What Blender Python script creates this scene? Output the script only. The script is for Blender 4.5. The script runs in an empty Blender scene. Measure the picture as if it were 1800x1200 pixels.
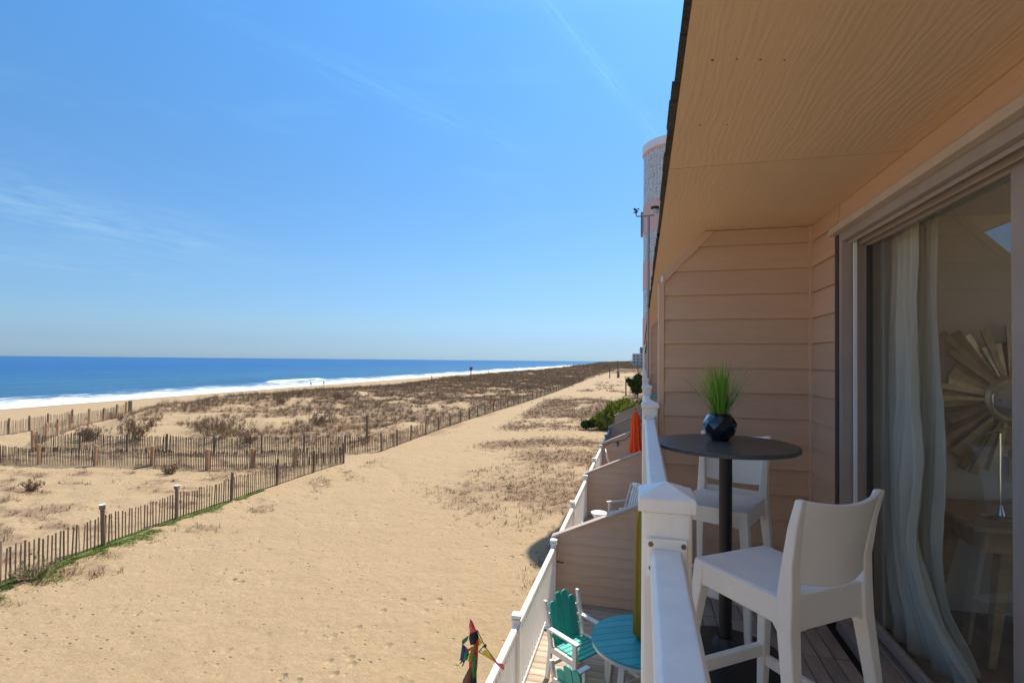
import bpy, bmesh, math, random
import numpy as np
from mathutils import Vector, Matrix
random.seed(7); rng = np.random.default_rng(7)
scn = bpy.context.scene
COL = scn.collection
R = math.radians

# ------------------------------------------------------------------ camera
# The camera is the origin. +Y runs along the row of houses, +X points into them, z = 0 is eye level.
cam = bpy.data.cameras.new('camera'); cam.lens = 18.4; cam.sensor_width = 36
cam.clip_start = 0.05; cam.clip_end = 60000; cam.shift_y = 0.0097
camo = bpy.data.objects.new('camera', cam); COL.objects.link(camo)
camo.matrix_world = (Matrix.Rotation(R(14), 4, 'Z') @ Matrix.Rotation(R(90.9), 4, 'X') @ Matrix.Rotation(R(0.5), 4, 'Z'))
scn.camera = camo
# ------------------------------------------------------------------ sky and sun
SUN = Vector((0.19, 0.8, 1.0)).normalized()
SUN_EL = math.asin(SUN.z); SUN_AZ = math.atan2(SUN.x, SUN.y)
w = bpy.data.worlds.new('World'); scn.world = w; w.use_nodes = True
nt = w.node_tree; nt.nodes.clear()
N = nt.nodes.new; Lk = nt.links.new
out = N('ShaderNodeOutputWorld'); bg = N('ShaderNodeBackground'); bg.inputs[1].default_value = 0.15
sky = N('ShaderNodeTexSky'); sky.sky_type = 'NISHITA'; sky.sun_disc = False
sky.sun_elevation = SUN_EL; sky.sun_rotation = SUN_AZ
sky.altitude = 0; sky.air_density = 1.0; sky.dust_density = 0.25; sky.ozone_density = 0.6
tc = N('ShaderNodeTexCoord'); mp = N('ShaderNodeMapping'); mp.inputs['Scale'].default_value = (1.3, 1.3, 6.5)
mp.inputs['Rotation'].default_value = (0.25, 0.12, 0.3)
nz = N('ShaderNodeTexNoise'); nz.inputs['Scale'].default_value = 1.7; nz.inputs['Detail'].default_value = 9; nz.inputs['Roughness'].default_value = 0.62
nz.inputs['Distortion'].default_value = 0.6
cr = N('ShaderNodeMapRange'); cr.inputs[1].default_value = 0.56; cr.inputs[2].default_value = 0.85; cr.inputs[4].default_value = 0.10
tint = N('ShaderNodeMix'); tint.data_type = 'RGBA'; tint.blend_type = 'MULTIPLY'; tint.inputs[0].default_value = 1
tint.inputs[7].default_value = (1, 1, 1, 1)
mixc = N('ShaderNodeMix'); mixc.data_type = 'RGBA'; mixc.inputs[7].default_value = (7.0, 7.2, 7.0, 1); mixc.clamp_factor = True
Lk(tc.outputs['Generated'], mp.inputs[0]); Lk(mp.outputs[0], nz.inputs[0]); Lk(nz.outputs[0], cr.inputs[0])
Lk(sky.outputs[0], tint.inputs[6]); Lk(tint.outputs[2], mixc.inputs[6])
# thin high cloud: a few wisps and streaks, each a soft band of streaked noise round its own direction
def wisp(az, el, ang, lu, lv, amt, prev):
    c = Vector((math.sin(az)*math.cos(el), math.cos(az)*math.cos(el), math.sin(el))); e = Vector((math.cos(az), -math.sin(az), 0)); up = e.cross(c)
    a = e*math.cos(ang)+up*math.sin(ang); b_ = -e*math.sin(ang)+up*math.cos(ang)
    def m(op, x, y): 
        q = N('ShaderNodeMath'); q.operation = op
        for i, v in ((0, x), (1, y)):
            if hasattr(v, 'is_linked'): Lk(v, q.inputs[i])
            elif v is not None: q.inputs[i].default_value = v
        return q.outputs[0]
    def dot(v, o):
        q = N('ShaderNodeVectorMath'); q.operation = 'DOT_PRODUCT'; Lk(tc.outputs['Generated'], q.inputs[0]); q.inputs[1].default_value = v
        return m('SUBTRACT', q.outputs['Value'], o)
    u, v, w_ = dot(a, c.dot(a)), dot(b_, c.dot(b_)), dot(c, 0)
    g = m('ADD', m('POWER', m('DIVIDE', m('ABSOLUTE', u, None), lu), 2.0), m('POWER', m('DIVIDE', m('ABSOLUTE', v, None), lv), 2.0))
    g = m('MULTIPLY', m('EXPONENT', m('MULTIPLY', g, -1.0), None), m('GREATER_THAN', w_, 0.0))
    cb = N('ShaderNodeCombineXYZ'); Lk(m('MULTIPLY', u, 1.0/lu*1.3), cb.inputs[0]); Lk(m('MULTIPLY', v, 1.0/lv*1.7), cb.inputs[1])
    z_ = N('ShaderNodeTexNoise'); z_.inputs['Scale'].default_value = 1.6; z_.inputs['Detail'].default_value = 6; z_.inputs['Roughness'].default_value = .62; z_.inputs['Distortion'].default_value = .8; Lk(cb.outputs[0], z_.inputs[0])
    r_ = N('ShaderNodeMapRange'); r_.inputs[1].default_value = .36; r_.inputs[2].default_value = .75; Lk(z_.outputs[0], r_.inputs[0])
    return m('ADD', m('MULTIPLY', m('MULTIPLY', g, r_.outputs[0]), amt), prev)
cl = cr.outputs[0]
for a_, e_, g_, lu_, lv_, am_ in ((-54, 11.5, -.10, .20, .035, .50), (-56, 7.6, -.04, .16, .02, .32), (-24, 25.5, -.30, .22, .022, .15), (-4.5, 29.0, -.85, .17, .012, .24)):
    cl = wisp(R(a_), R(e_), g_, lu_, lv_, am_, cl)
Lk(cl, mixc.inputs[0])
# the air near the horizon: the photograph's sky stays an even pale blue down to the sea
sx_ = N('ShaderNodeSeparateXYZ'); Lk(tc.outputs['Generated'], sx_.inputs[0])
rp = N('ShaderNodeValToRGB'); Lk(sx_.outputs['Z'], rp.inputs[0])
for p_, c_ in ((0.0, (.073, .120, .225)), (.03, (.080, .118, .205)), (.06, (.094, .134, .198)), (.16, (.112, .165, .215)), (.32, (.118, .196, .256)), (.55, (.128, .256, .343)), (.75, (.29, .37, .42)), (.9, (.54, .57, .57))):
    e_ = rp.color_ramp.elements.new(p_); e_.color = (*c_, 1)
rp.color_ramp.elements.remove(rp.color_ramp.elements[0]); rp.color_ramp.elements[-1].color = (.74, .75, .74, 1)
mul = N('ShaderNodeMix'); mul.data_type = 'RGBA'; mul.blend_type = 'MULTIPLY'; mul.inputs[0].default_value = 1
Lk(mixc.outputs[2], mul.inputs[6]); Lk(rp.outputs[0], mul.inputs[7]); Lk(mul.outputs[2], bg.inputs[0]); Lk(bg.outputs[0], out.inputs[0])
sl = bpy.data.lights.new('sun', 'SUN'); sl.energy = 2.0; sl.angle = R(0.53); sl.color = (1.0, 0.92, 0.80)
slo = bpy.data.objects.new('sun', sl); COL.objects.link(slo)
slo.rotation_euler = SUN.to_track_quat('Z', 'Y').to_euler()
vs = scn.view_settings; vs.view_transform = 'Standard'; vs.look = 'None'; vs.gamma = 1; vs.exposure = 2.0; vs.use_curve_mapping = False
scn.render.engine = 'CYCLES'
scn.cycles.max_bounces = 10; scn.cycles.diffuse_bounces = 6; scn.cycles.transparent_max_bounces = 12

# ------------------------------------------------------------------ helpers
def lin(c):
    return tuple(((v/255)/12.92 if v/255 <= .04045 else ((v/255+.055)/1.055)**2.4) for v in c)
MATS = {}
def mat(name, rgb, rough=.6, metal=0, nscale=0, namt=.15, bump=0, bscale=40, stretch=(1,1,1), rnd=0, spec=.5, coat=0, rgb2=None, coords='Object'):
    """rgb is a linear base colour; nscale/namt mottling, bump fine relief, rnd per-object brightness spread"""
    if name in MATS: return MATS[name]
    m = bpy.data.materials.new(name); m.use_nodes = True; t = m.node_tree; b = t.nodes['Principled BSDF']
    b.inputs['Roughness'].default_value = rough; b.inputs['Metallic'].default_value = metal
    b.inputs['Specular IOR Level'].default_value = spec; b.inputs['Coat Weight'].default_value = coat
    b.inputs['Base Color'].default_value = (*rgb, 1)
    n = t.nodes.new; l = t.links.new
    cc = n('ShaderNodeTexCoord'); mpn = n('ShaderNodeMapping'); mpn.inputs['Scale'].default_value = stretch
    l(cc.outputs[coords], mpn.inputs[0]); col = None
    if nscale:
        a = n('ShaderNodeTexNoise'); a.inputs['Scale'].default_value = nscale; a.inputs['Detail'].default_value = 6; a.inputs['Roughness'].default_value = .65
        l(mpn.outputs[0], a.inputs[0])
        mx = n('ShaderNodeMix'); mx.data_type = 'RGBA'
        mr = n('ShaderNodeMapRange'); mr.inputs[1].default_value = .3; mr.inputs[2].default_value = .7
        l(a.outputs[0], mr.inputs[0]); l(mr.outputs[0], mx.inputs[0])
        lo = rgb2 if rgb2 else tuple(v*(1-namt) for v in rgb)
        hi = rgb if rgb2 else tuple(min(1, v*(1+namt)) for v in rgb)
        mx.inputs[6].default_value = (*lo, 1); mx.inputs[7].default_value = (*hi, 1); col = mx.outputs[2]
    if rnd:
        oi = n('ShaderNodeObjectInfo'); mr = n('ShaderNodeMapRange'); mr.inputs[3].default_value = 1-rnd; mr.inputs[4].default_value = 1+rnd
        l(oi.outputs['Random'], mr.inputs[0]); vm = n('ShaderNodeMix'); vm.data_type = 'RGBA'; vm.blend_type = 'MULTIPLY'; vm.inputs[0].default_value = 1
        if col: l(col, vm.inputs[6])
        else: vm.inputs[6].default_value = (*rgb, 1)
        l(mr.outputs[0], vm.inputs[7]); col = vm.outputs[2]
    if col: l(col, b.inputs['Base Color'])
    if bump:
        a = n('ShaderNodeTexNoise'); a.inputs['Scale'].default_value = bscale; a.inputs['Detail'].default_value = 5
        l(mpn.outputs[0], a.inputs[0]); bp = n('ShaderNodeBump'); bp.inputs['Strength'].default_value = 1; bp.inputs['Distance'].default_value = bump
        l(a.outputs[0], bp.inputs['Height']); l(bp.outputs[0], b.inputs['Normal'])
    MATS[name] = m; return m

class MB:
    def __init__(s): s.v = []; s.f = []
    def add(s, vs, fs):
        o = len(s.v); s.v += [tuple(p) for p in vs]; s.f += [tuple(i+o for i in f) for f in fs]; return s
    def box(s, x0, x1, y0, y1, z0, z1, mtx=None):
        vs = [(x, y, z) for z in (z0, z1) for y in (y0, y1) for x in (x0, x1)]
        if mtx is not None: vs = [mtx @ Vector(p) for p in vs]
        return s.add(vs, [(0,2,3,1),(4,5,7,6),(0,1,5,4),(2,6,7,3),(0,4,6,2),(1,3,7,5)])
    def loft(s, secs, cap=True, closed=False):
        n = len(secs[0]); vs = [p for q in secs for p in q]; fs = []
        k = len(secs)
        for i in range(k if closed else k-1):
            j = (i+1) % k
            for a in range(n):
                b = (a+1) % n; fs.append((i*n+a, i*n+b, j*n+b, j*n+a))
        if cap and not closed: fs += [tuple(range(n))[::-1], tuple((k-1)*n+a for a in range(n))]
        return s.add(vs, fs)
    def tube(s, pts, r, n=8, cap=True):
        pts = [Vector(p) for p in pts]; secs = []
        rr = r if isinstance(r, (list, tuple)) else [r]*len(pts)
        for i, p in enumerate(pts):
            d = (pts[min(i+1, len(pts)-1)] - pts[max(i-1, 0)]).normalized()
            u = d.cross(Vector((0, 0, 1)) if abs(d.z) < .9 else Vector((1, 0, 0))).normalized(); v = d.cross(u)
            secs.append([p + (u*math.cos(2*math.pi*k/n) + v*math.sin(2*math.pi*k/n))*rr[i] for k in range(n)])
        return s.loft(secs, cap)
    def lathe(s, prof, n=32, c=(0, 0, 0), fold=None):
        secs = []
        for r, z in prof:
            q = []
            for k in range(n):
                a = 2*math.pi*k/n; q.append((c[0]+r*math.cos(a), c[1]+r*math.sin(a), c[2]+z))
            secs.append(q)
        return s.loft(secs)
    def poly(s, pts, off):
        """prism: closed outline pts (3D) swept by off"""
        a = [Vector(p) for p in pts]; b = [p+Vector(off) for p in a]
        return s.loft([a, b])
    def bar(s, a, b, w, t, up=(0, 0, 1)):
        """straight board from a to b, w wide (sideways), t thick (along up)"""
        a, b = Vector(a), Vector(b); d = (b-a).normalized(); u = d.cross(Vector(up)).normalized(); v = u.cross(d)
        q = lambda p: [p+u*w/2+v*t/2, p-u*w/2+v*t/2, p-u*w/2-v*t/2, p+u*w/2-v*t/2]
        return s.loft([q(a), q(b)])
    def mesh(s, name, fix=True):
        me = bpy.data.meshes.new(name); me.from_pydata(s.v, [], s.f)
        if fix:
            bm = bmesh.new(); bm.from_mesh(me); bmesh.ops.recalc_face_normals(bm, faces=bm.faces); bm.to_mesh(me); bm.free()
        me.update(); return me

def link(name, data, parent=None, m=None, loc=None):
    o = bpy.data.objects.new(name, data); COL.objects.link(o)
    if parent: o.parent = parent
    if m and data is not None and len(data.materials) == 0: data.materials.append(m)
    if loc is not None: o.location = loc
    return o
def obj(name, mb, m, parent=None, bevel=0, seg=2, smooth=False, ang=None, kind=None, loc=None):
    me = mb.mesh(name); o = link(name, me, parent, m, loc)
    if smooth:
        for p in me.polygons: p.use_smooth = True
        if ang is not None: me.set_sharp_from_angle(angle=R(ang))
    if bevel:
        b = o.modifiers.new('bevel', 'BEVEL'); b.width = bevel; b.segments = seg; b.limit_method = 'ANGLE'; b.angle_limit = R(35); b.harden_normals = False
    if kind: o['kind'] = kind
    return o
def thing(name, label, cat, loc=(0, 0, 0), rotz=0, group=None):
    o = bpy.data.objects.new(name, None); COL.objects.link(o); o.location = loc; o.rotation_euler = (0, 0, rotz); o.empty_display_size = .2
    o['label'] = label; o['category'] = cat
    if group: o['group'] = group
    return o
def tag(o, label, cat, group=None):
    o['label'] = label; o['category'] = cat
    if group: o['group'] = group
    return o
def dup(root, loc, rotz, label, group=None):
    r = root.copy(); COL.objects.link(r); r.location = loc; r.rotation_euler = (0, 0, rotz); r['label'] = label
    if group: r['group'] = group
    def rec(a, b):
        for ch in list(a.children):
            c = ch.copy(); COL.objects.link(c); c.parent = b; rec(ch, c)
    rec(root, r); return r

# numpy value noise -------------------------------------------------
def _h(ix, iy, s):
    n = (ix.astype(np.int64)*374761393 + iy.astype(np.int64)*668265263 + s*1274126177) & 0x7fffffff
    n = ((n ^ (n >> 13))*1274126177) & 0x7fffffff
    return ((n ^ (n >> 16)) & 0xffff)/65535.0
def vn(x, y, s=0):
    ix = np.floor(x); iy = np.floor(y); fx = x-ix; fy = y-iy
    fx = fx*fx*(3-2*fx); fy = fy*fy*(3-2*fy)
    a = _h(ix, iy, s); b = _h(ix+1, iy, s); c = _h(ix, iy+1, s); d = _h(ix+1, iy+1, s)
    return (a*(1-fx)+b*fx)*(1-fy)+(c*(1-fx)+d*fx)*fy
def fbm(x, y, s=0, o=4):
    t = 0; a = .5
    for i in range(o): t = t+a*vn(x*2**i, y*2**i, s+i*17); a *= .5
    return t/(1-.5**o)
def ss(a, b, x):
    t = np.clip((x-a)/(b-a), 0, 1); return t*t*(3-2*t)

# ------------------------------------------------------------------ terrain
Z0 = -6.8; SEA = -9.6
def dune_mask(x, y):                       # the vegetated dunes beyond the fences
    k = ss(31, 37, y - .12*(x+20))*ss(-19, -22, x)*ss(-70, -61, x)
    k = k*ss(-.3, 4.5, x+42.5+(np.clip(y, 28.3, 50)-28.3)*.793)      # flat sand seaward of the climbing fence
    return k
TRK = [(-17.2, 30.6), (-15.6, 30.0), (-13.9, 28.4), (-12.9, 26.6), (-12.2, 24.8)]
def gz(x, y):
    x = np.asarray(x, float); y = np.asarray(y, float)
    z = Z0 + 0*x
    k = dune_mask(x, y)
    z = z + k*(.95*fbm(x/14, y/18, 3)+1.1*fbm(x/5.0, y/6.5, 5)-.62 + .9*ss(-42, -56, x)*fbm(x/9, y/30, 9) + .12*ss(-45, -55, x) + .32*(fbm(x/1.3, y/1.3, 8)-.5))
    n2 = ss(-18.6, -20.5, x)*(1-k)*ss(-62, -58, x)
    z = z + n2*(.28*(fbm(x/3.2, y/3.2, 21)-.5)+.20*(fbm(x/.8, y/.8, 22)-.5))
    # blown sand bank the near fence stands on
    z = z + .16*np.exp(-((x+18.3)/1.3)**2)*ss(36, 28, y)
    p = ss(-18.3, -16.5, x)
    z = z + p*(.16*(fbm(x/5, y/7, 31)-.5)+.045*(fbm(x/.9, y/.9, 32)-.5))
    for i in range(len(TRK)-1):      # a curved wheel track in the sand
        a, b_ = TRK[i], TRK[i+1]; dx, dy = b_[0]-a[0], b_[1]-a[1]; t_ = np.clip(((x-a[0])*dx+(y-a[1])*dy)/(dx*dx+dy*dy), 0, 1)
        z = z - .05*np.exp(-(((x-a[0]-t_*dx)**2+(y-a[1]-t_*dy)**2)/.045))
    # low grassy mounds on the house side of the path
    z = z + p*.35*ss(-13, -7, x)*ss(22, 40, y)*fbm(x/6, y/9, 33)
    z = z + p*.5*ss(60, 110, y)*(fbm(x/15, y/20, 34)-.3)
    # the beach
    z = z - .9*ss(-60, -72, x) - (1.85)*np.clip((-72-x)/(110-72), 0, 1) - .05*np.clip(-110-x, 0, 60)
    # far coast rises a little
    z = z + ss(350, 900, y)*ss(-95, -60, x)*(1.2+2.2*fbm(x/60, y/90, 41))
    return z
def gz1(x, y): return float(gz(np.array([x]), np.array([y]))[0])

def veg(x, y):
    """how thickly dry growth covers the sand, 0..1"""
    k = dune_mask(x, y)
    n = fbm(x/7, y/9, 51)*.6+fbm(x/1.9, y/2.4, 52)*.4
    d = k*ss(.40, .58, n+.10*ss(60, 100, y)+.08*ss(-45, -60, x))*(.55+.45*ss(40, 90, y))
    # near fenced sand: thin litter
    n3 = fbm(x/2.1, y/.9, 55)
    d = np.maximum(d, (1-k)*ss(-18.8, -20, x)*ss(-64, -60, x)*ss(.44, .66, n3)*.62*(1-ss(-40, -44, x)*ss(26, 28, y)))
    # growth hugging the long fence
    d = np.maximum(d, .75*np.exp(-((x+18.6)/.9)**2)*ss(36, 42, y)*ss(.3, .6, fbm(x/2, y/3, 56)))
    # house side patches
    n4 = fbm(x/4.5, y/4.5, 61)*.55+fbm(x/1.2, y/1.2, 62)*.45
    s4 = ss(-10.5+0*x, -4.5, x+3.5*(fbm(x/5, y/5, 63)-.5)*2)*ss(19, 25, y)
    d = np.maximum(d, s4*ss(.30, .56, n4)*.85*(1-ss(37, 39, y)))
    band = np.exp(-((y-41-.25*(x+8))/2.2)**2)*ss(-13.5, -10.5, x)
    d = np.maximum(d, band*ss(.34, .5, n4)*.9)
    b2 = ss(47, 52, y)*ss(100, 84, y)*ss(-14.5, -12.5, x+.06*(y-50))*ss(.34, .52, n4)
    d = np.maximum(d, b2*.95)
    b3 = ss(108, 112, y)*ss(175, 140, y)*ss(-14, -11, x)*ss(.5, .6, n4)*.8
    d = np.maximum(d, b3)
    d = np.maximum(d, .85*ss(14, 17, y)*ss(-3.9, -2.4, x)*ss(.42, .58, n4))
    d = np.maximum(d, ss(260, 330, y)*ss(-66, -60, x)*ss(.38, .5, n4+.0*x)*.9)
    # strip along the near fence, litter fallen on the path side
    d = np.maximum(d, .45*np.exp(-((x+16.9)/1.0)**2)*ss(34, 28, y)*ss(.46, .60, fbm(x/1.6, y/1.0, 66)))
    return d*ss(-70, -64, x)
def axis(parts):
    o = []
    for a, b, st in parts: o += list(np.arange(a, b, st))
    return np.array(o+[parts[-1][1]])
def geo(a, b, n): return list(np.geomspace(a, b, n))
gx = np.concatenate([-np.array(geo(135, 66, 14))[:-1], np.arange(-66, -44, .8), np.arange(-44, -20, .3), np.arange(-20, -2, .16), np.arange(-2, 12, 1.5), np.array(geo(12, 900, 14))])
gy = np.concatenate([-np.array(geo(400, 5, 10))[:-1], np.arange(-5, 8, 1.2), np.arange(8, 44, .17), np.arange(44, 110, .5), np.array(geo(110, 3500, 130))])
X, Y = np.meshgrid(gx, gy); Z = gz(X, Y); V = veg(X, Y)
def grid_mesh(name, X, Y, Z, attr=None):
    ny, nx = X.shape; me = bpy.data.meshes.new(name)
    co = np.stack([X, Y, Z], -1).reshape(-1, 3).astype(np.float32)
    i = np.arange(ny*nx).reshape(ny, nx)
    q = np.stack([i[:-1, :-1], i[:-1, 1:], i[1:, 1:], i[1:, :-1]], -1).reshape(-1, 4)
    me.vertices.add(len(co)); me.vertices.foreach_set('co', co.ravel())
    me.loops.add(q.size); me.loops.foreach_set('vertex_index', q.ravel().astype(np.int32))
    me.polygons.add(len(q)); me.polygons.foreach_set('loop_start', np.arange(0, q.size, 4, dtype=np.int32))
    me.polygons.foreach_set('use_smooth', np.ones(len(q), bool)); me.update(calc_edges=True)
    if attr is not None:
        for k, a in attr.items():
            at = me.attributes.new(k, 'FLOAT', 'POINT'); at.data.foreach_set('value', a.ravel().astype(np.float32))
    return me
gm = bpy.data.materials.new('sand'); gm.use_nodes = True; t = gm.node_tree; b = t.nodes['Principled BSDF']
b.inputs['Roughness'].default_value = .92; b.inputs['Specular IOR Level'].default_value = .15
n = t.nodes.new; l = t.links.new
tco = n('ShaderNodeTexCoord'); P = tco.outputs['Object']
def noise(sc, det=5, ro=.6, vec=P, dist=0):
    a = n('ShaderNodeTexNoise'); a.inputs['Scale'].default_value = sc; a.inputs['Detail'].default_value = det; a.inputs['Roughness'].default_value = ro; a.inputs['Distortion'].default_value = dist
    l(vec, a.inputs[0]); return a.outputs[0]
def mrange(v, a, b_, c=0, d=1):
    m_ = n('ShaderNodeMapRange'); m_.inputs[1].default_value = a; m_.inputs[2].default_value = b_; m_.inputs[3].default_value = c; m_.inputs[4].default_value = d
    l(v, m_.inputs[0]); return m_.outputs[0]
def mixc_(f, a, b_):
    m_ = n('ShaderNodeMix'); m_.data_type = 'RGBA'
    for s_, v_ in ((0, f), (6, a), (7, b_)):
        if hasattr(v_, 'is_linked'): l(v_, m_.inputs[s_])
        else: m_.inputs[s_].default_value = v_ if s_ == 0 else (*v_, 1)
    return m_.outputs[2]
def math_(op, a, b_):
    m_ = n('ShaderNodeMath'); m_.operation = op
    for s_, v_ in ((0, a), (1, b_)):
        if hasattr(v_, 'is_linked'): l(v_, m_.inputs[s_])
        else: m_.inputs[s_].default_value = v_
    return m_.outputs[0]
c0 = mixc_(mrange(noise(.35, 4), .3, .7), (.338, .242, .137), (.374, .274, .161))
c0 = mixc_(mrange(noise(6, 6, .7), .35, .75), c0, (.30, .21, .112))
speck = mrange(noise(28, 3, .6), .66, .74)                       # bits of shell and litter
c0 = mixc_(math_('MULTIPLY', speck, mrange(noise(.8, 3), .42, .62)), c0, (.23, .155, .095))
av = n('ShaderNodeAttribute'); av.attribute_name = 'veg'
litt = mrange(math_('ADD', av.outputs['Fac'], mrange(noise(4.5, 8, .8), 0, 1, -.85, .65)), .08, .40)
c1 = mixc_(math_('MULTIPLY', litt, .72), c0, mixc_(noise(9, 4), (.15, .095, .058), (.30, .20, .12)))
aw = n('ShaderNodeAttribute'); aw.attribute_name = 'wet'
c1 = mixc_(aw.outputs['Fac'], c1, (.24, .17, .11))
l(c1, b.inputs['Base Color'])
# footprints and wind texture
vor = n('ShaderNodeTexVoronoi'); vor.inputs['Scale'].default_value = 1.5; vor.inputs['Randomness'].default_value = 1
mpv = n('ShaderNodeMapping'); mpv.inputs['Scale'].default_value = (1.5, 1, 0); mpv.inputs['Rotation'].default_value = (0, 0, .4)
l(P, mpv.inputs[0]); l(mpv.outputs[0], vor.inputs[0])
foot = mrange(vor.outputs['Distance'], .06, .24, -1, 0)
foot = math_('MULTIPLY', foot, mrange(noise(.35, 4), .42, .60))
vor2 = n('ShaderNodeTexVoronoi'); vor2.inputs['Scale'].default_value = 3.4; l(P, vor2.inputs[0])
foot = math_('ADD', foot, math_('MULTIPLY', mrange(vor2.outputs['Distance'], .05, .2, -.6, 0), mrange(noise(.9, 2), .38, .55)))
hh = math_('ADD', math_('MULTIPLY', foot, 1.0), math_('ADD', math_('MULTIPLY', noise(1.5, 8, .62), 1.25), math_('MULTIPLY', noise(17, 5, .75), .30)))
bp = n('ShaderNodeBump'); bp.inputs['Distance'].default_value = .11; bp.inputs['Strength'].default_value = .8
l(hh, bp.inputs['Height']); l(bp.outputs[0], b.inputs['Normal'])
wet = ss(-104, -110.5, X)
g = link('ground', grid_mesh('ground', X, Y, Z, {'veg': V, 'wet': wet}), None, gm); g['kind'] = 'structure'
g['label'] = 'pale tan sand of the path, dunes and beach'
# ------------------------------------------------------------------ sea
sx = np.concatenate([-np.array(geo(40000, 210, 16))[:-1], np.arange(-210, -107, .8), [-106]])
sy = np.concatenate([-np.array(geo(3000, 20, 8))[:-1], np.arange(-20, 60, 2.5), np.arange(60, 260, .9), np.array(geo(260, 5200, 90))])
SX, SY = np.meshgrid(sx, sy)
ph = fbm(SX/40, SY/60, 71)*9
near = ss(-205, -150, SX)
SZ = SEA + near*(.16*np.sin((SX*1.0+ph)/3.6) + .10*(fbm(SX/3, SY/7, 72)-.5))
crest = np.exp(-((SX+133+5*fbm(SX*0, SY/25, 73))/1.5)**2)*ss(.50, .66, fbm(SX*0, SY/24, 74))*.8
cr2 = np.exp(-((SX+137)/1.4)**2)*ss(165, 172, SY)*ss(208, 200, SY)
SZ = SZ + .45*crest + .75*cr2
wave_n = fbm(SX/6, SY/14, 75)
swash = ss(-152, -109, SX + 26*(fbm(SX/12, SY/22, 76)-.5)*2)*(.42+.6*ss(-130, -112, SX))
lace = .55*np.exp(-((SX+121+6*(fbm(SX*0, SY/30, 77)-.5))/4.0)**2)
foam = np.clip(.66*ss(-119, -111, SX+7*(fbm(SX*0, SY/16, 78)-.5)) + .56*ss(-156, -122, SX+22*(wave_n-.5)) + lace*.6 + crest*.6 + cr2*.62, 0, 1.1)
wm = bpy.data.materials.new('sea_water'); wm.use_nodes = True; t = wm.node_tree; b = t.nodes['Principled BSDF']; n = t.nodes.new; l = t.links.new
tco = n('ShaderNodeTexCoord'); P = tco.outputs['Object']
fa = n('ShaderNodeAttribute'); fa.attribute_name = 'foam'
da = n('ShaderNodeAttribute'); da.attribute_name = 'deep'
mpw = n('ShaderNodeMapping'); mpw.inputs['Scale'].default_value = (1, .3, 1); l(P, mpw.inputs[0])
wc = mixc_(da.outputs['Fac'], (.030, .115, .20), (.006, .078, .225))
wc = mixc_(mrange(noise(.06, 6, .65, mpw.outputs[0]), .38, .66), wc, mixc_(.35, wc, (.0, .03, .10)))
ff = mrange(math_('ADD', fa.outputs['Fac'], mrange(noise(.42, 9, .8, mpw.outputs[0]), .3, .7, -.62, .42)), .22, .60)
ff = math_('MULTIPLY', ff, mrange(fa.outputs['Fac'], .02, .12))
l(mixc_(ff, wc, (.60, .63, .65)), b.inputs['Base Color'])
l(mrange(ff, 0, 1, .28, .8), b.inputs['Roughness']); b.inputs['Specular IOR Level'].default_value = .10; b.inputs['IOR'].default_value = 1.33
bp = n('ShaderNodeBump'); bp.inputs['Distance'].default_value = .9; bp.inputs['Strength'].default_value = .8
l(math_('ADD', noise(.35, 8, .7, mpw.outputs[0]), math_('MULTIPLY', noise(.05, 3, .5, mpw.outputs[0]), 2)), bp.inputs['Height']); l(bp.outputs[0], b.inputs['Normal'])
deep = ss(-115, -420, SX)
so = link('sea', grid_mesh('sea', SX, SY, SZ, {'foam': foam, 'deep': deep}), None, wm); so['kind'] = 'structure'
so['label'] = 'blue ocean with white surf along the beach'
# ------------------------------------------------------------------ materials
M_siding = mat('taupe_siding_paint', (.61, .42, .285), .62, nscale=1.5, namt=.07, bump=.0025, bscale=38, stretch=(.35, .35, 4), rnd=.035)
M_trim = mat('taupe_trim_paint', (.65, .44, .30), .55, nscale=3, namt=.06, rnd=.02)
M_cap = mat('pale_tan_cap_paint', (.47, .36, .28), .5, nscale=3, namt=.08)
M_vinyl = mat('white_vinyl', (.86, .83, .77), .40, nscale=5, namt=.07, rnd=.02, bump=.0004, bscale=70, stretch=(3, 3, .5))
M_metal = mat('screw_metal', (.16, .12, .09), .5, .7)
M_frame = mat('mauve_door_frame', (.38, .315, .27), .42, nscale=5, namt=.08)
M_gasket = mat('dark_gasket', (.05, .042, .04), .5)
M_flash = mat('cream_flashing', (.56, .46, .37), .5, nscale=9, namt=.1)
M_raw = mat('grey_unpainted_trim', (.20, .155, .14), .8, nscale=14, namt=.35, bump=.002)
M_tile = mat('grey_deck_board', (.38, .32, .28), .7, nscale=20, namt=.25, bump=.001, bscale=60, stretch=(1, .1, 1), rnd=.16)
M_under = mat('dark_underlay', (.015, .013, .012), .9)
M_shing = mat('dark_shingle', (.055, .048, .042), .95, nscale=60, namt=.5, bump=.004, bscale=120, rnd=.3)
M_plank = mat('weathered_deck_plank', (.40, .32, .235), .85, nscale=6, namt=.3, bump=.003, bscale=30, stretch=(.15, 2, 1), rnd=.18)
M_plaster = mat('interior_wall_paint', (.80, .76, .68), .8)
M_floorin = mat('interior_wood_floor', (.36, .26, .18), .4, nscale=4, namt=.3, stretch=(1, .1, 1))
M_pink = mat('pink_stucco', (.72, .45, .39), .8, nscale=6, namt=.05, bump=.004, bscale=60)
M_white = mat('white_paint', (.78, .78, .77), .5)
M_wood = mat('weathered_grey_fence_wood', (.23, .17, .115), .9, nscale=14, namt=.3, rnd=.35, stretch=(1, 1, .15), bump=.003)
M_wood2 = mat('dark_fence_wood', (.115, .078, .054), .9, nscale=14, namt=.3, rnd=.30, stretch=(1, 1, .15), bump=.003)
M_post2 = mat('orange_treated_post', (.46, .26, .13), .85, nscale=8, namt=.2, rnd=.15, stretch=(1, 1, .2), bump=.003)
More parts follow.
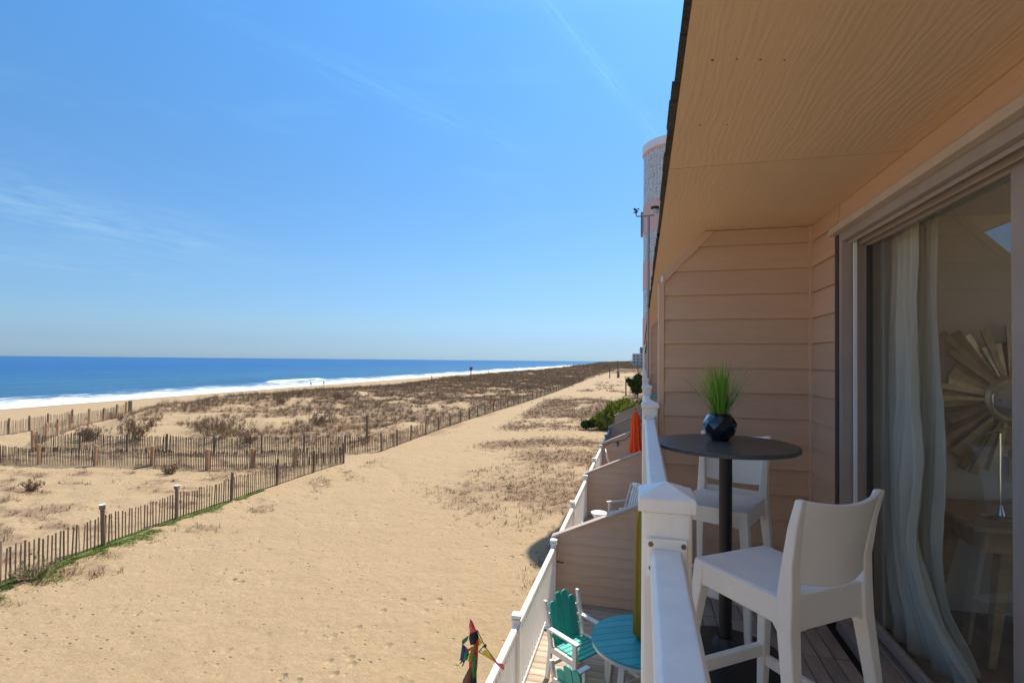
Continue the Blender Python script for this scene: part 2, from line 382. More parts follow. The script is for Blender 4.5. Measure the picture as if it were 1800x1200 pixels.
M_post = mat('weathered_post_wood', (.215, .155, .105), .9, nscale=8, namt=.3, rnd=.2, stretch=(1, 1, .2), bump=.004)
M_wire = mat('wire', (.12, .10, .09), .6, .5)

# soffit plywood with raised grain
m = bpy.data.materials.new('soffit_plywood'); m.use_nodes = True; t = m.node_tree; b = t.nodes['Principled BSDF']; n = t.nodes.new; l = t.links.new
b.inputs['Roughness'].default_value = .55; b.inputs['Specular IOR Level'].default_value = .3
tco = n('ShaderNodeTexCoord'); P = tco.outputs['Object']
mp_ = n('ShaderNodeMapping'); mp_.inputs['Scale'].default_value = (1, .22, 1); l(P, mp_.inputs[0])
wv = n('ShaderNodeTexWave'); wv.wave_type = 'BANDS'; wv.bands_direction = 'X'; wv.inputs['Scale'].default_value = 11; wv.inputs['Distortion'].default_value = 11
wv.inputs['Detail'].default_value = 3; wv.inputs['Detail Scale'].default_value = 1.1; wv.inputs['Detail Roughness'].default_value = .45
l(mp_.outputs[0], wv.inputs[0])
mp2 = n('ShaderNodeMapping'); mp2.inputs['Scale'].default_value = (1, .06, 1); l(P, mp2.inputs[0])
fine = noise(90, 3, .6, mp2.outputs[0])
msk = mrange(noise(1.6, 3, .5, mp_.outputs[0]), .38, .62)
h_ = math_('ADD', math_('MULTIPLY', math_('MULTIPLY', wv.outputs['Fac'], .40), msk), math_('ADD', math_('MULTIPLY', fine, .8), math_('MULTIPLY', noise(3, 3), .6)))
bp = n('ShaderNodeBump'); bp.inputs['Distance'].default_value = .0018; bp.inputs['Strength'].default_value = .8; l(h_, bp.inputs['Height']); l(bp.outputs[0], b.inputs['Normal'])
l(mixc_(mrange(noise(1.3, 5), .3, .7), (.68, .49, .325), (.74, .54, .365)), b.inputs['Base Color'])
M_soffit = m
oi_ = n('ShaderNodeObjectInfo'); cx_ = n('ShaderNodeCombineXYZ'); l(math_('MULTIPLY', oi_.outputs['Random'], 37.0), cx_.inputs[0]); l(math_('MULTIPLY', oi_.outputs['Random'], 11.0), cx_.inputs[1])
for q_m in (mp_, mp2): l(cx_.outputs[0], q_m.inputs['Location'])
# thin glass
m = bpy.data.materials.new('window_glass'); m.use_nodes = True; t = m.node_tree; t.nodes.clear(); n = t.nodes.new; l = t.links.new
o_ = n('ShaderNodeOutputMaterial'); mx = n('ShaderNodeMixShader'); tr = n('ShaderNodeBsdfTransparent'); gl = n('ShaderNodeBsdfGlossy'); fr = n('ShaderNodeFresnel')
tr.inputs[0].default_value = (.95, .97, .96, 1); gl.inputs['Roughness'].default_value = 0.0; gl.inputs[0].default_value = (.95, .98, 1, 1); fr.inputs[0].default_value = 1.5
am = n('ShaderNodeMath'); am.operation = 'MULTIPLY_ADD'; am.inputs[1].default_value = 1.0; am.inputs[2].default_value = .05; am.use_clamp = True
ge = n('ShaderNodeNewGeometry'); iv = n('ShaderNodeMath'); iv.operation = 'SUBTRACT'; iv.inputs[0].default_value = 1; l(ge.outputs['Backfacing'], iv.inputs[1])
ml = n('ShaderNodeMath'); ml.operation = 'MULTIPLY'; l(fr.outputs[0], am.inputs[0]); l(am.outputs[0], ml.inputs[0]); l(iv.outputs[0], ml.inputs[1]); l(ml.outputs[0], mx.inputs[0]); l(tr.outputs[0], mx.inputs[1]); l(gl.outputs[0], mx.inputs[2]); l(mx.outputs[0], o_.inputs[0])
M_glass = m

# ------------------------------------------------------------------ lap siding
def clip(poly, lo, hi, ax=1):
    def half(p, lim, sgn):
        o = []
        for i in range(len(p)):
            a, b_ = p[i], p[(i+1) % len(p)]; ia = sgn*(a[ax]-lim) >= 0; ib = sgn*(b_[ax]-lim) >= 0
            if ia: o.append(a)
            if ia != ib:
                k = (lim-a[ax])/(b_[ax]-a[ax]); q = [a[0]+k*(b_[0]-a[0]), a[1]+k*(b_[1]-a[1])]; q[ax] = lim; o.append(tuple(q))
        return o
    p = half(poly, lo, 1)
    return half(p, hi, -1) if p else p
def lap(outline, v0, pitch, fmap, parent, m=M_siding, joined=False, joints=False, bevel=0):
    """clapboards over outline [(u, v)]; fmap(u, v, off) -> point, off = distance proud of the wall"""
    lo = min(p[1] for p in outline); hi = max(p[1] for p in outline); k = math.floor((lo-v0)/pitch); J = MB()
    while v0+k*pitch < hi:
        a = max(lo, v0+k*pitch+.005); b_ = min(hi, v0+(k+1)*pitch); vb = v0+k*pitch
        pc = clip(outline, a, b_); k += 1
        if len(pc) < 3 or b_-a < .004: continue
        us = [p[0] for p in pc]; pcs = [pc]
        if joints and max(us)-min(us) > 1.2:
            c = random.uniform(min(us)+.4, max(us)-.4)
            pcs = [clip(pc, min(us), c-.0015, 0), clip(pc, c+.0015, max(us), 0)]
        for q in pcs:
            if len(q) < 3: continue
            mb = J if joined else MB()
            front = [Vector(fmap(u, v, .021-.017*(v-vb)/pitch)) for u, v in q]; back = [Vector(fmap(u, v, 0.0)) for u, v in q]
            mb.loft([front, back])
            if not joined: obj('siding_board', mb, m, parent, bevel=bevel)
    if joined: obj('siding', J, m, parent, kind='stuff')
UB = [3.86, 9.06, 14.26, 19.46, 24.66, 29.86]     # party walls of the row
DK = -1.47; LD = -4.17; CE = .907; WX = 1.1
GRP_H = 'attached beach townhouses in a row'
unit_lab = ['taupe townhouse with the bar table balcony and glass sliding door in the foreground',
            'taupe townhouse whose lower deck holds the teal dining set, next after the balcony',
            'taupe townhouse whose lower deck holds the white rocking chair',
            'taupe townhouse whose lower deck holds the closed orange umbrella and string lights',
            'taupe townhouse with the grey blue lower railing, beyond the string lights',
            'farthest taupe townhouse of the row, beside the green bush']
def upper_out(): return [(.15, DK-.03), (1.075, DK-.03), (1.075, CE-.004), (.437, CE-.004), (.15, .597)]
def unit(i):
    y0 = UB[i-1]+.1 if i else -1.35; y1 = UB[i]
    h = thing('townhouse', unit_lab[i], 'townhouse', (0, 0, 0), 0, GRP_H)
    near = i == 0; J = i > 1
    # ---- party wall, upper level
    core = MB(); core.poly([(.125, y1, DK-.3), (1.3, y1, DK-.3), (1.3, y1, CE-.003), (.425, y1, CE-.003), (.125, y1, .59)], (0, .09, 0))
    obj('party_wall', core, M_siding, h)
    lap(upper_out(), .119, .1685, lambda u, v, o: (u, y1-o, v), h, joined=J)
    tb = MB(); tb.box(.108, .149, y1-.022, y1+.098, DK-.03, .583); obj('corner_trim', tb, M_trim, h, bevel=.002)
    tb = MB(); d = Vector((.437-.15, 0, .907-.597)).normalized(); nn = Vector((d.z, 0, -d.x))
    a = Vector((.108, y1-.024, .578)); b_ = Vector((.432, y1-.024, .9045))
    tb.poly([(.108, y1-.024, .584), (.108, y1-.024, .553), (.148, y1-.024, .553), (.488, y1-.024, .903), (.425, y1-.024, .903)], (0, .125, 0)); obj('rake_trim', tb, M_trim, h, bevel=.002)
    tb = MB(); tb.box(1.072, WX-.002, y1-.028, y1-.001, DK, CE-.002); obj('inside_corner_trim', tb, M_trim, h, bevel=.002)
    # ---- party wall, lower level with sloping top
    k = .445; xa = -1.46; top = lambda x: -3.06+k*(x-xa)
    core = MB(); core.poly([(xa+.01, y1+.012, Z0-.3), (1.3, y1+.012, Z0-.3), (1.3, y1+.012, -1.78), (.0, y1+.012, -1.78), (.0, y1+.012, top(0)-.015), (xa+.01, y1+.012, top(xa)-.015)], (0, .09, 0)); obj('party_wall', core, M_siding, h)
    lap([(xa+.03, LD+.0), (1.09, LD+.0), (1.09, top(1.09)-.01), (xa+.03, top(xa+.03)-.01)], LD, .1685, lambda u, v, o: (u, y1+.012-o, v), h, joints=True, joined=i > 4)
    tb = MB(); tb.box(xa-.015, xa+.028, y1-.012, y1+.11, Z0, top(xa)-.02); obj('corner_trim', tb, M_trim, h)
    tb = MB(); tb.poly([(xa-.06, y1-.04, top(xa)-.035), (xa-.06, y1-.04, top(xa)+.005), (-.02, y1-.04, top(-.02)+.03), (-.02, y1-.04, top(-.02)-.008)], (0, .17, 0)); obj('sloping_cap', tb, M_cap, h, bevel=.004)
    # ---- soffit panels
    ys = [y0-.1, .17, 2.57, y1+.1] if near else [y0, y0+1.15, y0+3.55, y1+.1]
    for a, b_ in zip(ys[:-1], ys[1:]):
        p = MB(); p.box(.118, WX+.1, a+.0035, b_-.0035, CE, CE+.014); obj('soffit_panel', p, M_soffit, h)
    p = MB(); p.box(.125, WX+.15, y0-.1, y1+.1, CE+.015, CE+.03); obj('roof_deck', p, M_under, h)
    # ---- roof
    r = MB(); r.poly([(.105, y0-.1, CE+.031), (.105, y0-.1, CE+.045), (2.5, y0-.1, 3.4), (5.5, y0-.1, 3.4), (5.5, y0-.1, CE+.031)], (0, y1-y0+.2, 0)); obj('roof', r, M_shing, h)
    S = MB(); y = y0-.1
    while y < y1+.1:
        L_ = random.uniform(.12, .31); L_ = min(L_, y1+.1-y)
        for q in range(2 if near else 1):
            s_ = MB() if near else S
            pr = random.uniform(0, .014); z = CE+.003+.014*q; dy = q*.07
            s_.box(.100-pr+.006*q, .117-.0005, y+.003+dy, y+L_-.003+dy, z, z+.011)
            if near and y > .3: obj('shingle', s_, M_shing, h)
            elif near: S.add(s_.v, s_.f)
        y += L_
    if S.v: obj('shingle_edge', S, M_shing, h, kind='stuff')
    # ---- upper deck
    s_ = MB(); s_.box(.112, 1.25, y0-.1, y1, DK-.28, DK-.03); obj('deck_frame', s_, M_trim, h)
    s_ = MB(); s_.box(.004, .110, y0-.1, y1+.1, DK-.28, DK-.002); obj('fascia', s_, M_trim, h)
    # ---- body
    if near:
        b1 = MB(); b1.box(5.2, 5.4, y0-.1, y1+.1, Z0-.3, -.95); b1.box(5.2, 5.4, y0-.1, y1+.1, .70, CE+.03); b1.box(5.2, 5.4, y0-.1, -.2, -.9499, .6999); b1.box(5.2, 5.4, 3.2, y1+.1, -.9499, .6999); obj('wall', b1, M_siding, h)
        wf_ = obj('added_window', MB().box(5.25, 5.3, 1.47, 1.53, -.949, .699).box(5.25, 5.3, -.199, -.14, -.949, .699).box(5.25, 5.3, 3.14, 3.199, -.949, .699), M_white, h)  # window added in the unseen far wall to bring daylight into the room
        obj('pane', MB().box(5.27, 5.276, -.139, 1.469, -.949, .699).box(5.27, 5.276, 1.531, 3.139, -.949, .699), M_glass, wf_)
        b1 = MB(); b1.box(WX+.002, 5.2, y0-.1, y1+.1, Z0-.3, DK-.30); obj('lower_wall', b1, M_siding, h)
        # room
        b1 = MB(); b1.box(1.28, 5.19, y0, y1-.02, DK-.08, DK-.03); obj('room_floor', b1, M_floorin, h)
        b1 = MB(); b1.box(1.32, 5.19, y1-.09, y1-.0, DK-.03, CE+.0); obj('room_wall', b1, M_plaster, h)
        b1 = MB(); b1.box(1.30, 5.19, y0-.05, y0+.0, DK-.03, CE+.0); obj('room_wall', b1, M_plaster, h)
        b1 = MB(); b1.box(5.1, 5.18, y0+.001, y1-.091, DK-.03, -.95).box(5.1, 5.18, y0+.001, y1-.091, .70, CE).box(5.1, 5.18, y0+.001, -.2, -.9499, .6999).box(5.1, 5.18, 3.2, y1-.091, -.9499, .6999); obj('room_wall', b1, M_plaster, h)
        b1 = MB(); b1.box(1.26, 5.19, y0, y1, CE+.002, CE+.0148); obj('room_ceiling', b1, M_white, h)
        # wall round the door opening
        D0, D1, HT = .33, 3.30, .729
        b1 = MB(); b1.box(WX+.003, 1.28, D1, y1+.0, DK-.2, CE+.0); b1.box(WX+.003, 1.28, y0-.1, D0, DK-.2, CE); b1.box(WX+.003, 1.279, D0+.0005, D1-.0005, HT+.001, CE-.001)
        obj('wall', b1, M_siding, h)
        f1 = lambda u, v, o: (WX-o+.002, u, v)
        lap([(D1+.052, DK), (y1-.029, DK), (y1-.029, CE-.003), (D1+.052, CE-.003)], .119, .1685, f1, h)
        lap([(D0-.002, .795), (D1+.050, .795), (D1+.050, CE-.003), (D0-.002, CE-.003)], .119-.055, .1685, f1, h)
        lap([(y0, DK), (D0-.004, DK), (D0-.004, CE-.003), (y0, CE-.003)], .119, .1685, f1, h)
        # end behind the camera left open to let light into the balcony
        e = MB(); e.box(.11, .20, y0-.1, y0-.01, DK-.03, CE-.002); obj('corner_post', e, M_siding, h)
        # floor tiles
        s_ = MB(); s_.box(.112, 1.10, y0, y1-.03, DK-.03, DK-.02); obj('deck_underlay', s_, M_under, h)
        pl = MB(); pl.box(-.0345, .0345, -.145, .145, -.018, 0); me = pl.mesh('deck_board')
        yy = y1-.18; r_ = 0
        while yy > .3:
            for c in range(12):
                o = link('deck_board', me, h, M_tile, (.153+.0745*c, yy, DK-random.uniform(0, .0015)))
            yy -= .297
        door(h)
    else:
        b1 = MB(); b1.box(WX+.003, 5.4, y0-.1, y1+.1, Z0-.3, CE+.0); obj('wall', b1, M_siding, h)
        s_ = MB(); s_.box(.15, 1.09, y0, y1-.05, DK-.029, DK-.002); obj('deck_floor', s_, M_tile, h)
    # ---- lower deck
    s_ = MB(); s_.box(-1.5, -1.46, y0-.08, y1+.1, LD-.30, LD-.003); obj('deck_fascia', s_, M_post2 if i == 1 else M_plank, h)
    s_ = MB(); s_.box(-1.455, 1.09, y0-.0, y1-.0, LD-.30, LD-.05); obj('deck_frame', s_, M_under, h)
    for yy in np.arange(y0+1.2, y1, 2.4):
        s_ = MB(); s_.box(-1.44, -1.34, yy, yy+.1, Z0-.2, LD-.301); obj('support_post', s_, M_post, h)
    pl = MB(); pl.box(-1.475, 1.08, -.068, .068, -.038, 0); me = pl.mesh('deck_plank')
    if i in (1, 2):
        for yy in np.arange(y1-.08, y0, -.1445):
            o = link('deck_plank', me, h, M_plank, (random.uniform(-.008, .008), yy, LD-random.uniform(0, .003)))
    else:
        J_ = MB()
        for yy in np.arange(y1-.08, y0, -.1445): J_.box(-1.475, 1.08, yy-.068, yy+.068, LD-.038, LD)
        obj('deck_planks', J_, M_plank, h, kind='stuff')
    return h

def door(h):
    D0, D1, HT = .33, 3.30, .729
    x0 = 1.072
    dr = obj('sliding_door', MB().box(1.10, 1.27, D0, D1, DK-.05, DK+.035), M_frame, h, bevel=.003)     # sill is the root part
    def p(name, x_0, x_1, a, b_, c, d, m_=M_frame, bv=.003): return obj(name, MB().box(x_0, x_1, a, b_, c, d), m_, dr, bevel=bv)
    p('threshold_track', 1.055, 1.098, D0, D1, DK-.02, DK+.055)
    p('threshold_track', 1.15, 1.156, D0+.05, D1-.06, DK+.0355, DK+.06)
    p('threshold_track', 1.218, 1.222, D0+.05, D1-.06, DK+.0355, DK+.06)
    p('jamb', x0, 1.27, D1-.045, D1+.000, DK+.036, HT-.001)
    p('jamb', x0-.006, x0+.06, D1+.002, D1+.048, DK, HT+.02, M_gasket)
    p('jamb', x0, 1.27, D0+.0, D0+.045, DK+.036, HT-.001)
    p('head', x0+.001, 1.27, D0+.046, D1-.046, HT-.055, HT-.002)
    p('head_track', x0+.03, x0+.04, D0+.05, D1-.05, HT-.075, HT-.0555)
    p('head_track', x0+.075, x0+.083, D0+.05, D1-.05, HT-.085, HT-.0555)
    p('flashing', 1.035, 1.083, D0-.02, D1+.055, HT+.004, HT+.032, M_flash)
    p('drip_edge', 1.030, 1.071, D0-.02, D1+.055, HT-.009, HT+.003, M_flash, .001)
    p('raw_trim', 1.080, 1.0995, D0-.01, D1+.055, HT+.0325, .794, M_raw)
    for a, b_, xg in ((2.005, D1-.022, 1.195), (D0+.047, 2.09, 1.245)):
        z0, z1 = DK+.06, HT-.058
        q = lambda nme, a_, b__, c_, d_, m_=M_frame: obj(nme, MB().box(xg-.014, xg+.014, a_, b__, c_, d_), m_, dr, bevel=.003)
        q('stile', a, a+.07, z0, z1); q('stile', b_-.055, b_, z0, z1); q('rail', a+.0705, b_-.0555, z1-.034, z1); q('rail', a+.0705, b_-.0555, z0, z0+.055)
        g_ = obj('pane', MB().box(xg-.003, xg+.003, a+.065, b_-.05, z0+.05, z1-.03), M_glass, dr)
        g_2 = obj('gasket', MB().box(xg-.015, xg+.015, b_-.064, b_-.0555, z0+.056, z1-.035), M_gasket, dr)
    obj('screen_track', MB().box(1.12, 1.1335, D1-.085, D1-.065, DK+.06, HT-.058), M_white, dr)

houses = [unit(i) for i in range(6)]
# soffit nail heads and rust spots
for (x, y, r_) in ((.20, 1.66, .005), (.27, 1.67, .0035), (.34, 1.69, .004), (.41, 1.71, .0035), (.21, 2.11, .004), (.31, 2.13, .0035), (.16, 2.57, .004), (.18, 3.0, .0035), (.42, 2.90, .003), (.17, 3.3, .003)):
    mb = MB().lathe([(r_, -.0012), (r_*.7, -.0018)], 8, (x, y, CE)); obj('nail_head', mb, mat('rust', (.16, .055, .02), .9), houses[0])

# ------------------------------------------------------------------ white railings
def post_cap(cx, cy, z, w_, m_=M_vinyl):
    mb = MB(); a = w_/2+.008
    q = lambda r_, zz: [(cx-r_, cy-r_, zz), (cx+r_, cy-r_, zz), (cx+r_, cy+r_, zz), (cx-r_, cy+r_, zz)]
    mb.loft([q(a, z-.0), q(a, z+.027), q(a*.95, z+.030), q(.002, z+.055)]); return mb
UG = 'white balcony railings of the upper decks'; LG = 'white railings of the lower decks'
def upper_rail(ya, yb, label, near=False, group=UG):
    r_ = thing('balcony_railing', label, 'railing', (.0535, ya, DK), 0, group)
    X0 = .0535; bv = .006 if near else 0
    def P_(y):
        o = MB().box(-.0535, .0535, y-ya-.0535, y-ya+.0535, 0, 1.14); p = obj('post', o, M_vinyl, r_, bevel=.008 if near or True else 0, seg=3)
        cap = post_cap(0, y-ya, 1.14, .107); obj('post_cap', cap, M_vinyl, p, bevel=.002)
        for sy in (-1, 1):
            yy = y-ya+sy*.0535
            obj('rail_bracket', MB().box(-.043, .043, min(yy, yy+sy*.014), max(yy, yy+sy*.014), 1.0, 1.085), M_vinyl, p, bevel=.005)
            if near:
                for sx in (-1, 1):
                    s_ = MB().tube([(sx*.034, yy+sy*.0135, 1.073), (sx*.034, yy+sy*.0165, 1.073)], .0055, 10); obj('screw', s_, M_metal, p)
        if near:
            s_ = MB().tube([(-.034, -.0535-.0135+y-ya, 1.022), (-.034, -.0535-.0165+y-ya, 1.022)], .0045, 10); obj('screw', s_, M_metal, p)
    P_(yb)
    L_ = yb-ya
    t_ = MB(); c_ = [(-.035, 1.0), (.035, 1.0), (.035, 1.052), (.027, 1.064), (-.027, 1.064), (-.035, 1.052)]
    t_.loft([[(x, .068-0*L_ if e == 0 else L_-.068, z) for x, z in c_] for e in (0, 1)]); obj('top_rail', t_, M_vinyl, r_, bevel=.003)
    obj('bottom_rail', MB().box(-.02, .02, .055, L_-.055, .07, .12), M_vinyl, r_, bevel=0)
    me = MB().box(-.016, .016, -.016, .016, .12, 1.0).mesh('baluster'); k = int((L_-.2)/.115)
    for j in range(k): link('baluster', me, r_, M_vinyl, (0, .16+j*(L_-.32)/(k-1), 0))
    return r_
upper_rail(-1.35, 1.25, 'white balcony railing section nearest, beside the front stool, with a post in the foreground', True)
upper_rail(1.25, 3.85, 'white balcony railing section beside the black bar table', True)
yb = 3.85
for k, lab in enumerate(['white balcony railing just past the taupe party wall', 'white balcony railing at the weather station pole', 'white balcony railing third along past the party wall', 'white balcony railing fourth past the party wall',
                         'white balcony railing fifth past the party wall', 'white balcony railing sixth past the party wall', 'white balcony railing seventh past the party wall, small in the distance', 'farthest white balcony railing near the pink tower']):
    upper_rail(yb, yb+2.6, lab); yb += 2.6

M_bluev = mat('grey_blue_rail_paint', (.22, .28, .36), .5)
def lower_rail(ya, yb, mid, label, m_=M_vinyl):
    r_ = thing('deck_railing', label, 'railing', (-1.46, ya, LD), 0, LG); L_ = yb-ya
    for y in (0.06, mid-ya, L_-.10):
        p = obj('post', MB().box(-.045, .045, y-.045, y+.045, -.02, 1.03), m_, r_, bevel=.004)
        obj('post_cap', MB().box(-.06, .06, y-.06, y+.06, 1.03, 1.045).box(-.045, .045, y-.045, y+.045, 1.05, 1.06).box(-.058, .058, y-.058, y+.058, 1.065, 1.10), m_, p, bevel=.004)
    for a, b_ in ((.105, mid-ya-.045), (mid-ya+.045, L_-.145)):
        t_ = MB(); c_ = [(-.035, .93), (.035, .93), (.035, .975), (.027, .985), (-.027, .985), (-.035, .975)]
        t_.loft([[(x, y, z) for x, z in c_] for y in (a, b_)]); obj('top_rail', t_, m_, r_)
        obj('bottom_rail', MB().box(-.022, .022, a, b_, .06, .11), m_, r_)
        me = MB().box(-.016, .016, -.016, .016, .11, .93).mesh('baluster'); k = int((b_-a)/.118)
        for j in range(k): link('baluster', me, r_, m_, (0, a+(j+.5)*(b_-a)/k, 0))
    return r_
lower_rail(3.96, 9.04, 6.22, 'white lower deck railing beside the teal dining set, nearest in the photo')
lower_rail(9.16, 14.24, 11.45, 'white lower deck railing beside the white rocking chair')
lower_rail(14.36, 19.44, 16.7, 'white lower deck railing of the deck with the orange umbrella')
lower_rail(19.56, 24.64, 22.1, 'grey blue lower deck railing beyond the string lights', M_bluev)

# ------------------------------------------------------------------ pink round tower
tw = thing('round_tower', 'pink round stair tower with bands of glass block windows and white rim', 'tower', (2.05, 35, Z0))
def ring(r0, r1, z0, z1, n_=96):
    mb = MB(); secs = []
    for k in range(n_):
        a = 2*math.pi*k/n_; c, s = math.cos(a), math.sin(a)
        secs.append([(r0*c, r0*s, z0), (r1*c, r1*s, z0), (r1*c, r1*s, z1), (r0*c, r0*s, z1)])
    return mb.loft(secs, closed=True)
bands = [(13.15, 10.0), (8.1, 6.3), (4.55, 2.75), (.95, -.9), (-2.65, -4.5)]; off = -Z0; RT = 2.05
M_block = mat('glass_block', (.52, .53, .51), .12, nscale=6, namt=.5, spec=.9, bump=.01, bscale=20)
M_mortar = mat('pale_mortar', (.80, .74, .66), .8)
zt = 13.3
edges = [13.3]+[e for b_ in bands for e in b_]+[Z0-.2]
for k in range(0, len(edges), 2): obj('stucco_band', ring(1.8, RT, edges[k+1]+off, edges[k]+off), M_pink, tw, smooth=True, ang=40)
for (zt_, zb_) in bands:
    obj('mortar_band', ring(1.8, RT-.035, zb_+off, zt_+off), M_mortar, tw, smooth=True, ang=40)
    B_ = MB(); nn = 62; rows = round((zt_-zb_)/.2)
    for j in range(rows):
        z = zb_+off+(j+.5)*(zt_-zb_)/rows
        for k in range(nn):
            B_.box(RT-.04, RT-.017, -.078, .078, z-.082, z+.082, Matrix.Rotation(2*math.pi*k/nn, 4, 'Z'))
    obj('glass_blocks', B_, M_block, tw, kind='stuff')
obj('parapet', ring(1.7, RT+.07, 13.3+off, 13.78+off), M_white, tw, smooth=True, ang=40)
obj('tower_roof', MB().lathe([(1.75, 13.31+off), (1.75, 13.4+off)], 48), M_white, tw)
obj('side_panel', MB().box(-2.2, -2.06, -.3, 1.2, 8.3+off, 9.6+off), mat('grey_louver', (.2, .21, .22), .6), tw)
hb = thing('hotel_block', 'pink stucco hotel block joined behind the round tower', 'building', (12, 46, Z0))
obj('wall', MB().box(-8, 10, -8, 12, 0, 19.5), M_pink, hb)
obj('roof', MB().box(-8.1, 10.1, -8.1, 12.1, 19.5, 19.9), M_white, hb)
wm_ = MB().box(-8.03, -8.0, -.6, .6, 0, 1.3).mesh('window')
for zz in (1.2, 4.8, 8.4, 12, 15.6):
    for yy in (-5, -1.5, 2, 5.5, 9): link('window', wm_, hb, M_block, (0, yy, zz))

# added house behind the viewpoint; its sunlit front bounces light into the balcony
nh = thing('added_house', 'added cream clapboard house behind the viewpoint, reflecting sun into the balcony', 'house', (0, -5.2, 0))
M_cream = mat('cream_clapboard', (.74, .68, .56), .7, nscale=3, namt=.05)
obj('wall', MB().box(-1.46, 9, -9, -.02, Z0-.3, 3.2), M_cream, nh)
lap([(-1.44, -6.6), (8.9, -6.6), (8.9, 3.2), (-1.44, 3.2)], 0, .1685, lambda u, v, o: (u, -.02+o, v), nh, m=M_cream, joined=True)
obj('roof', MB().poly([(-1.7, .2, 3.2), (9.3, .2, 3.2), (3.8, .2, 6.0)], (0, -9.4, 0)), M_shing, nh)
for wx_ in (.6, 3.6, 6.6):
    for wz_ in (-4.6, -1.0, 1.4):
        wf_ = obj('window', MB().box(wx_-.5, wx_+.5, .0, .05, wz_-.6, wz_+.6), M_white, nh)
        obj('pane', MB().box(wx_-.43, wx_+.43, .051, .056, wz_-.53, wz_+.53), mat('house_pane', (.05, .06, .07), .1), wf_)
# far coast buildings
def block(x, y, w_, d_, h_, label, col, floors, cols):
    t_ = thing('apartment_building', label, 'building', (x, y, gz1(x, y)-.2), 0, 'distant apartment buildings on the coast')
    mm = mat('far_wall_%s' % col[0], col[1], .8, nscale=.3, namt=.08)
    obj('wall', MB().box(0, w_, 0, d_, 0, h_), mm, t_)
    obj('roof', MB().box(-.3, w_+.3, -.3, d_+.3, h_, h_+.5), M_white, t_)
    me = MB().box(-.6, .6, -.06, -.0, -.7, .7).mesh('window')
    m2 = MB().box(-.06, 0, -.6, .6, -.7, .7).mesh('window')
    dk = mat('far_window', (.05, .06, .075), .2)
    for f in range(floors):
        z = (f+.55)*h_/floors
        for c in range(cols):
            link('window', me, t_, dk, ((c+.5)*w_/cols, 0, z)); link('window', m2, t_, dk, (0, (c+.5)*d_/cols, z))
        obj('balcony', MB().box(-1.2, -.07, .5, d_-.5, f*h_/floors+.3, f*h_/floors+.5).box(-1.2, -1.15, .5, d_-.5, f*h_/floors+.51, f*h_/floors+1.3), M_white, t_)
    return t_
block(-2.5, 560, 10, 26, 20, 'tall brown grey apartment block far down the coast', ('brown', (.25, .21, .18)), 7, 4)
block(-9, 500, 16, 22, 12.5, 'lower pale apartment block far down the coast, in front of the taller one', ('pale', (.50, .46, .43)), 4, 5)
# hotel row stretching on behind the dunes
rb = random.Random(4)
for k, (lab) in enumerate(['cream beach house beyond the pink tower', 'grey beach house second beyond the pink tower', 'tan beach house third beyond the pink tower']):
    pass
# ------------------------------------------------------------------ sand fences
GF = 'slatted sand fences'
def fence(label, pts, posts, slat_m, post_m, post_h=1.25, slat_h=1.12, step=.095, maxparts=300, post_r=.055, square=False, lean=.03, xtra=None, seed=1):
    rr = random.Random(seed)
    P_ = [Vector((x, y, 0)) for x, y in pts]
    o_ = P_[0]; z_ = gz1(o_.x, o_.y); f_ = thing('sand_fence', label, 'fence', (o_.x, o_.y, z_), 0, GF)
    base = Vector((o_.x, o_.y, z_))
    mb = MB().box(-.018, .018, -.006, .006, -.08, slat_h); me = mb.mesh('slat')
    rest = MB(); n_ = 0; wires = [[], []]
    for a, b_ in zip(P_[:-1], P_[1:]):
        L_ = (b_-a).length; d = (b_-a)/L_; ang = math.atan2(d.y, d.x); k = int(L_/step)
        for j in range(k):
            p = a+d*(j+.5)*L_/k; sag = -.10*math.sin(math.pi*(j+.5)/k); z = gz1(p.x, p.y)
            q = Vector((p.x, p.y, z+sag*.5+rr.uniform(-.02, .02)))-base
            rot = (rr.gauss(0, lean), rr.gauss(0, lean), ang+rr.gauss(0, .12))
            if j % 5 == 0:
                for w_, zz in zip(wires, (.25, .85)): w_.append(q+Vector((0, 0, zz)))
            if n_ < maxparts:
                s_ = link('slat', me, f_, slat_m, q); s_.rotation_euler = rot; s_.scale = (rr.uniform(1.1, 1.5), 1, rr.uniform(.94, 1.04))
            else:
                from mathutils import Euler
                M_ = Matrix.Translation(q) @ Euler(rot).to_matrix().to_4x4()
                rest.box(-.018, .018, -.006, .006, -.08, slat_h*rr.uniform(.94, 1.04), M_)
            n_ += 1
    if rest.v: obj('slats', rest, slat_m, f_, kind='stuff')
    for w_ in wires: obj('wire', MB().tube(w_, .004, 4), M_wire, f_)
    if square: pm = MB().box(-post_r, post_r, -post_r*.8, post_r*.8, -.3, post_h).mesh('post')
    else: pm = MB().tube([(0, 0, -.3), (0.01, 0, post_h*.5), (0, 0.01, post_h)], [post_r, post_r*.97, post_r*.94], 10).mesh('post')
    for k, (x, y) in enumerate(posts):
        z = gz1(x, y); s_ = link('post', pm, f_, post_m, Vector((x, y, z))-base); s_.rotation_euler = (rr.gauss(0, .02), rr.gauss(0, .02), rr.uniform(-.3, .3)); s_.scale = (1, 1, rr.uniform(.95, 1.06))
        if xtra: xtra(k, s_, f_)
    return f_
def bird_box(k, post, f_):
    if k in (1, 2):       # small white capped boxes on two posts
        obj('post_top_box', MB().box(-.075, .075, -.07, .07, 1.26, 1.40), M_post, post)
        obj('white_lid', MB().box(-.09, .09, -.09, .09, 1.405, 1.425), M_white, post)
XF = -18.3
ptsA = [(-18.0, 8.0), (-18.05, 11.2), (-18.3, 14.45), (-18.5, 17.6), (-18.45, 20.5), (-18.45, 23.6), (-18.5, 26.8), (-18.35, 29.7)]
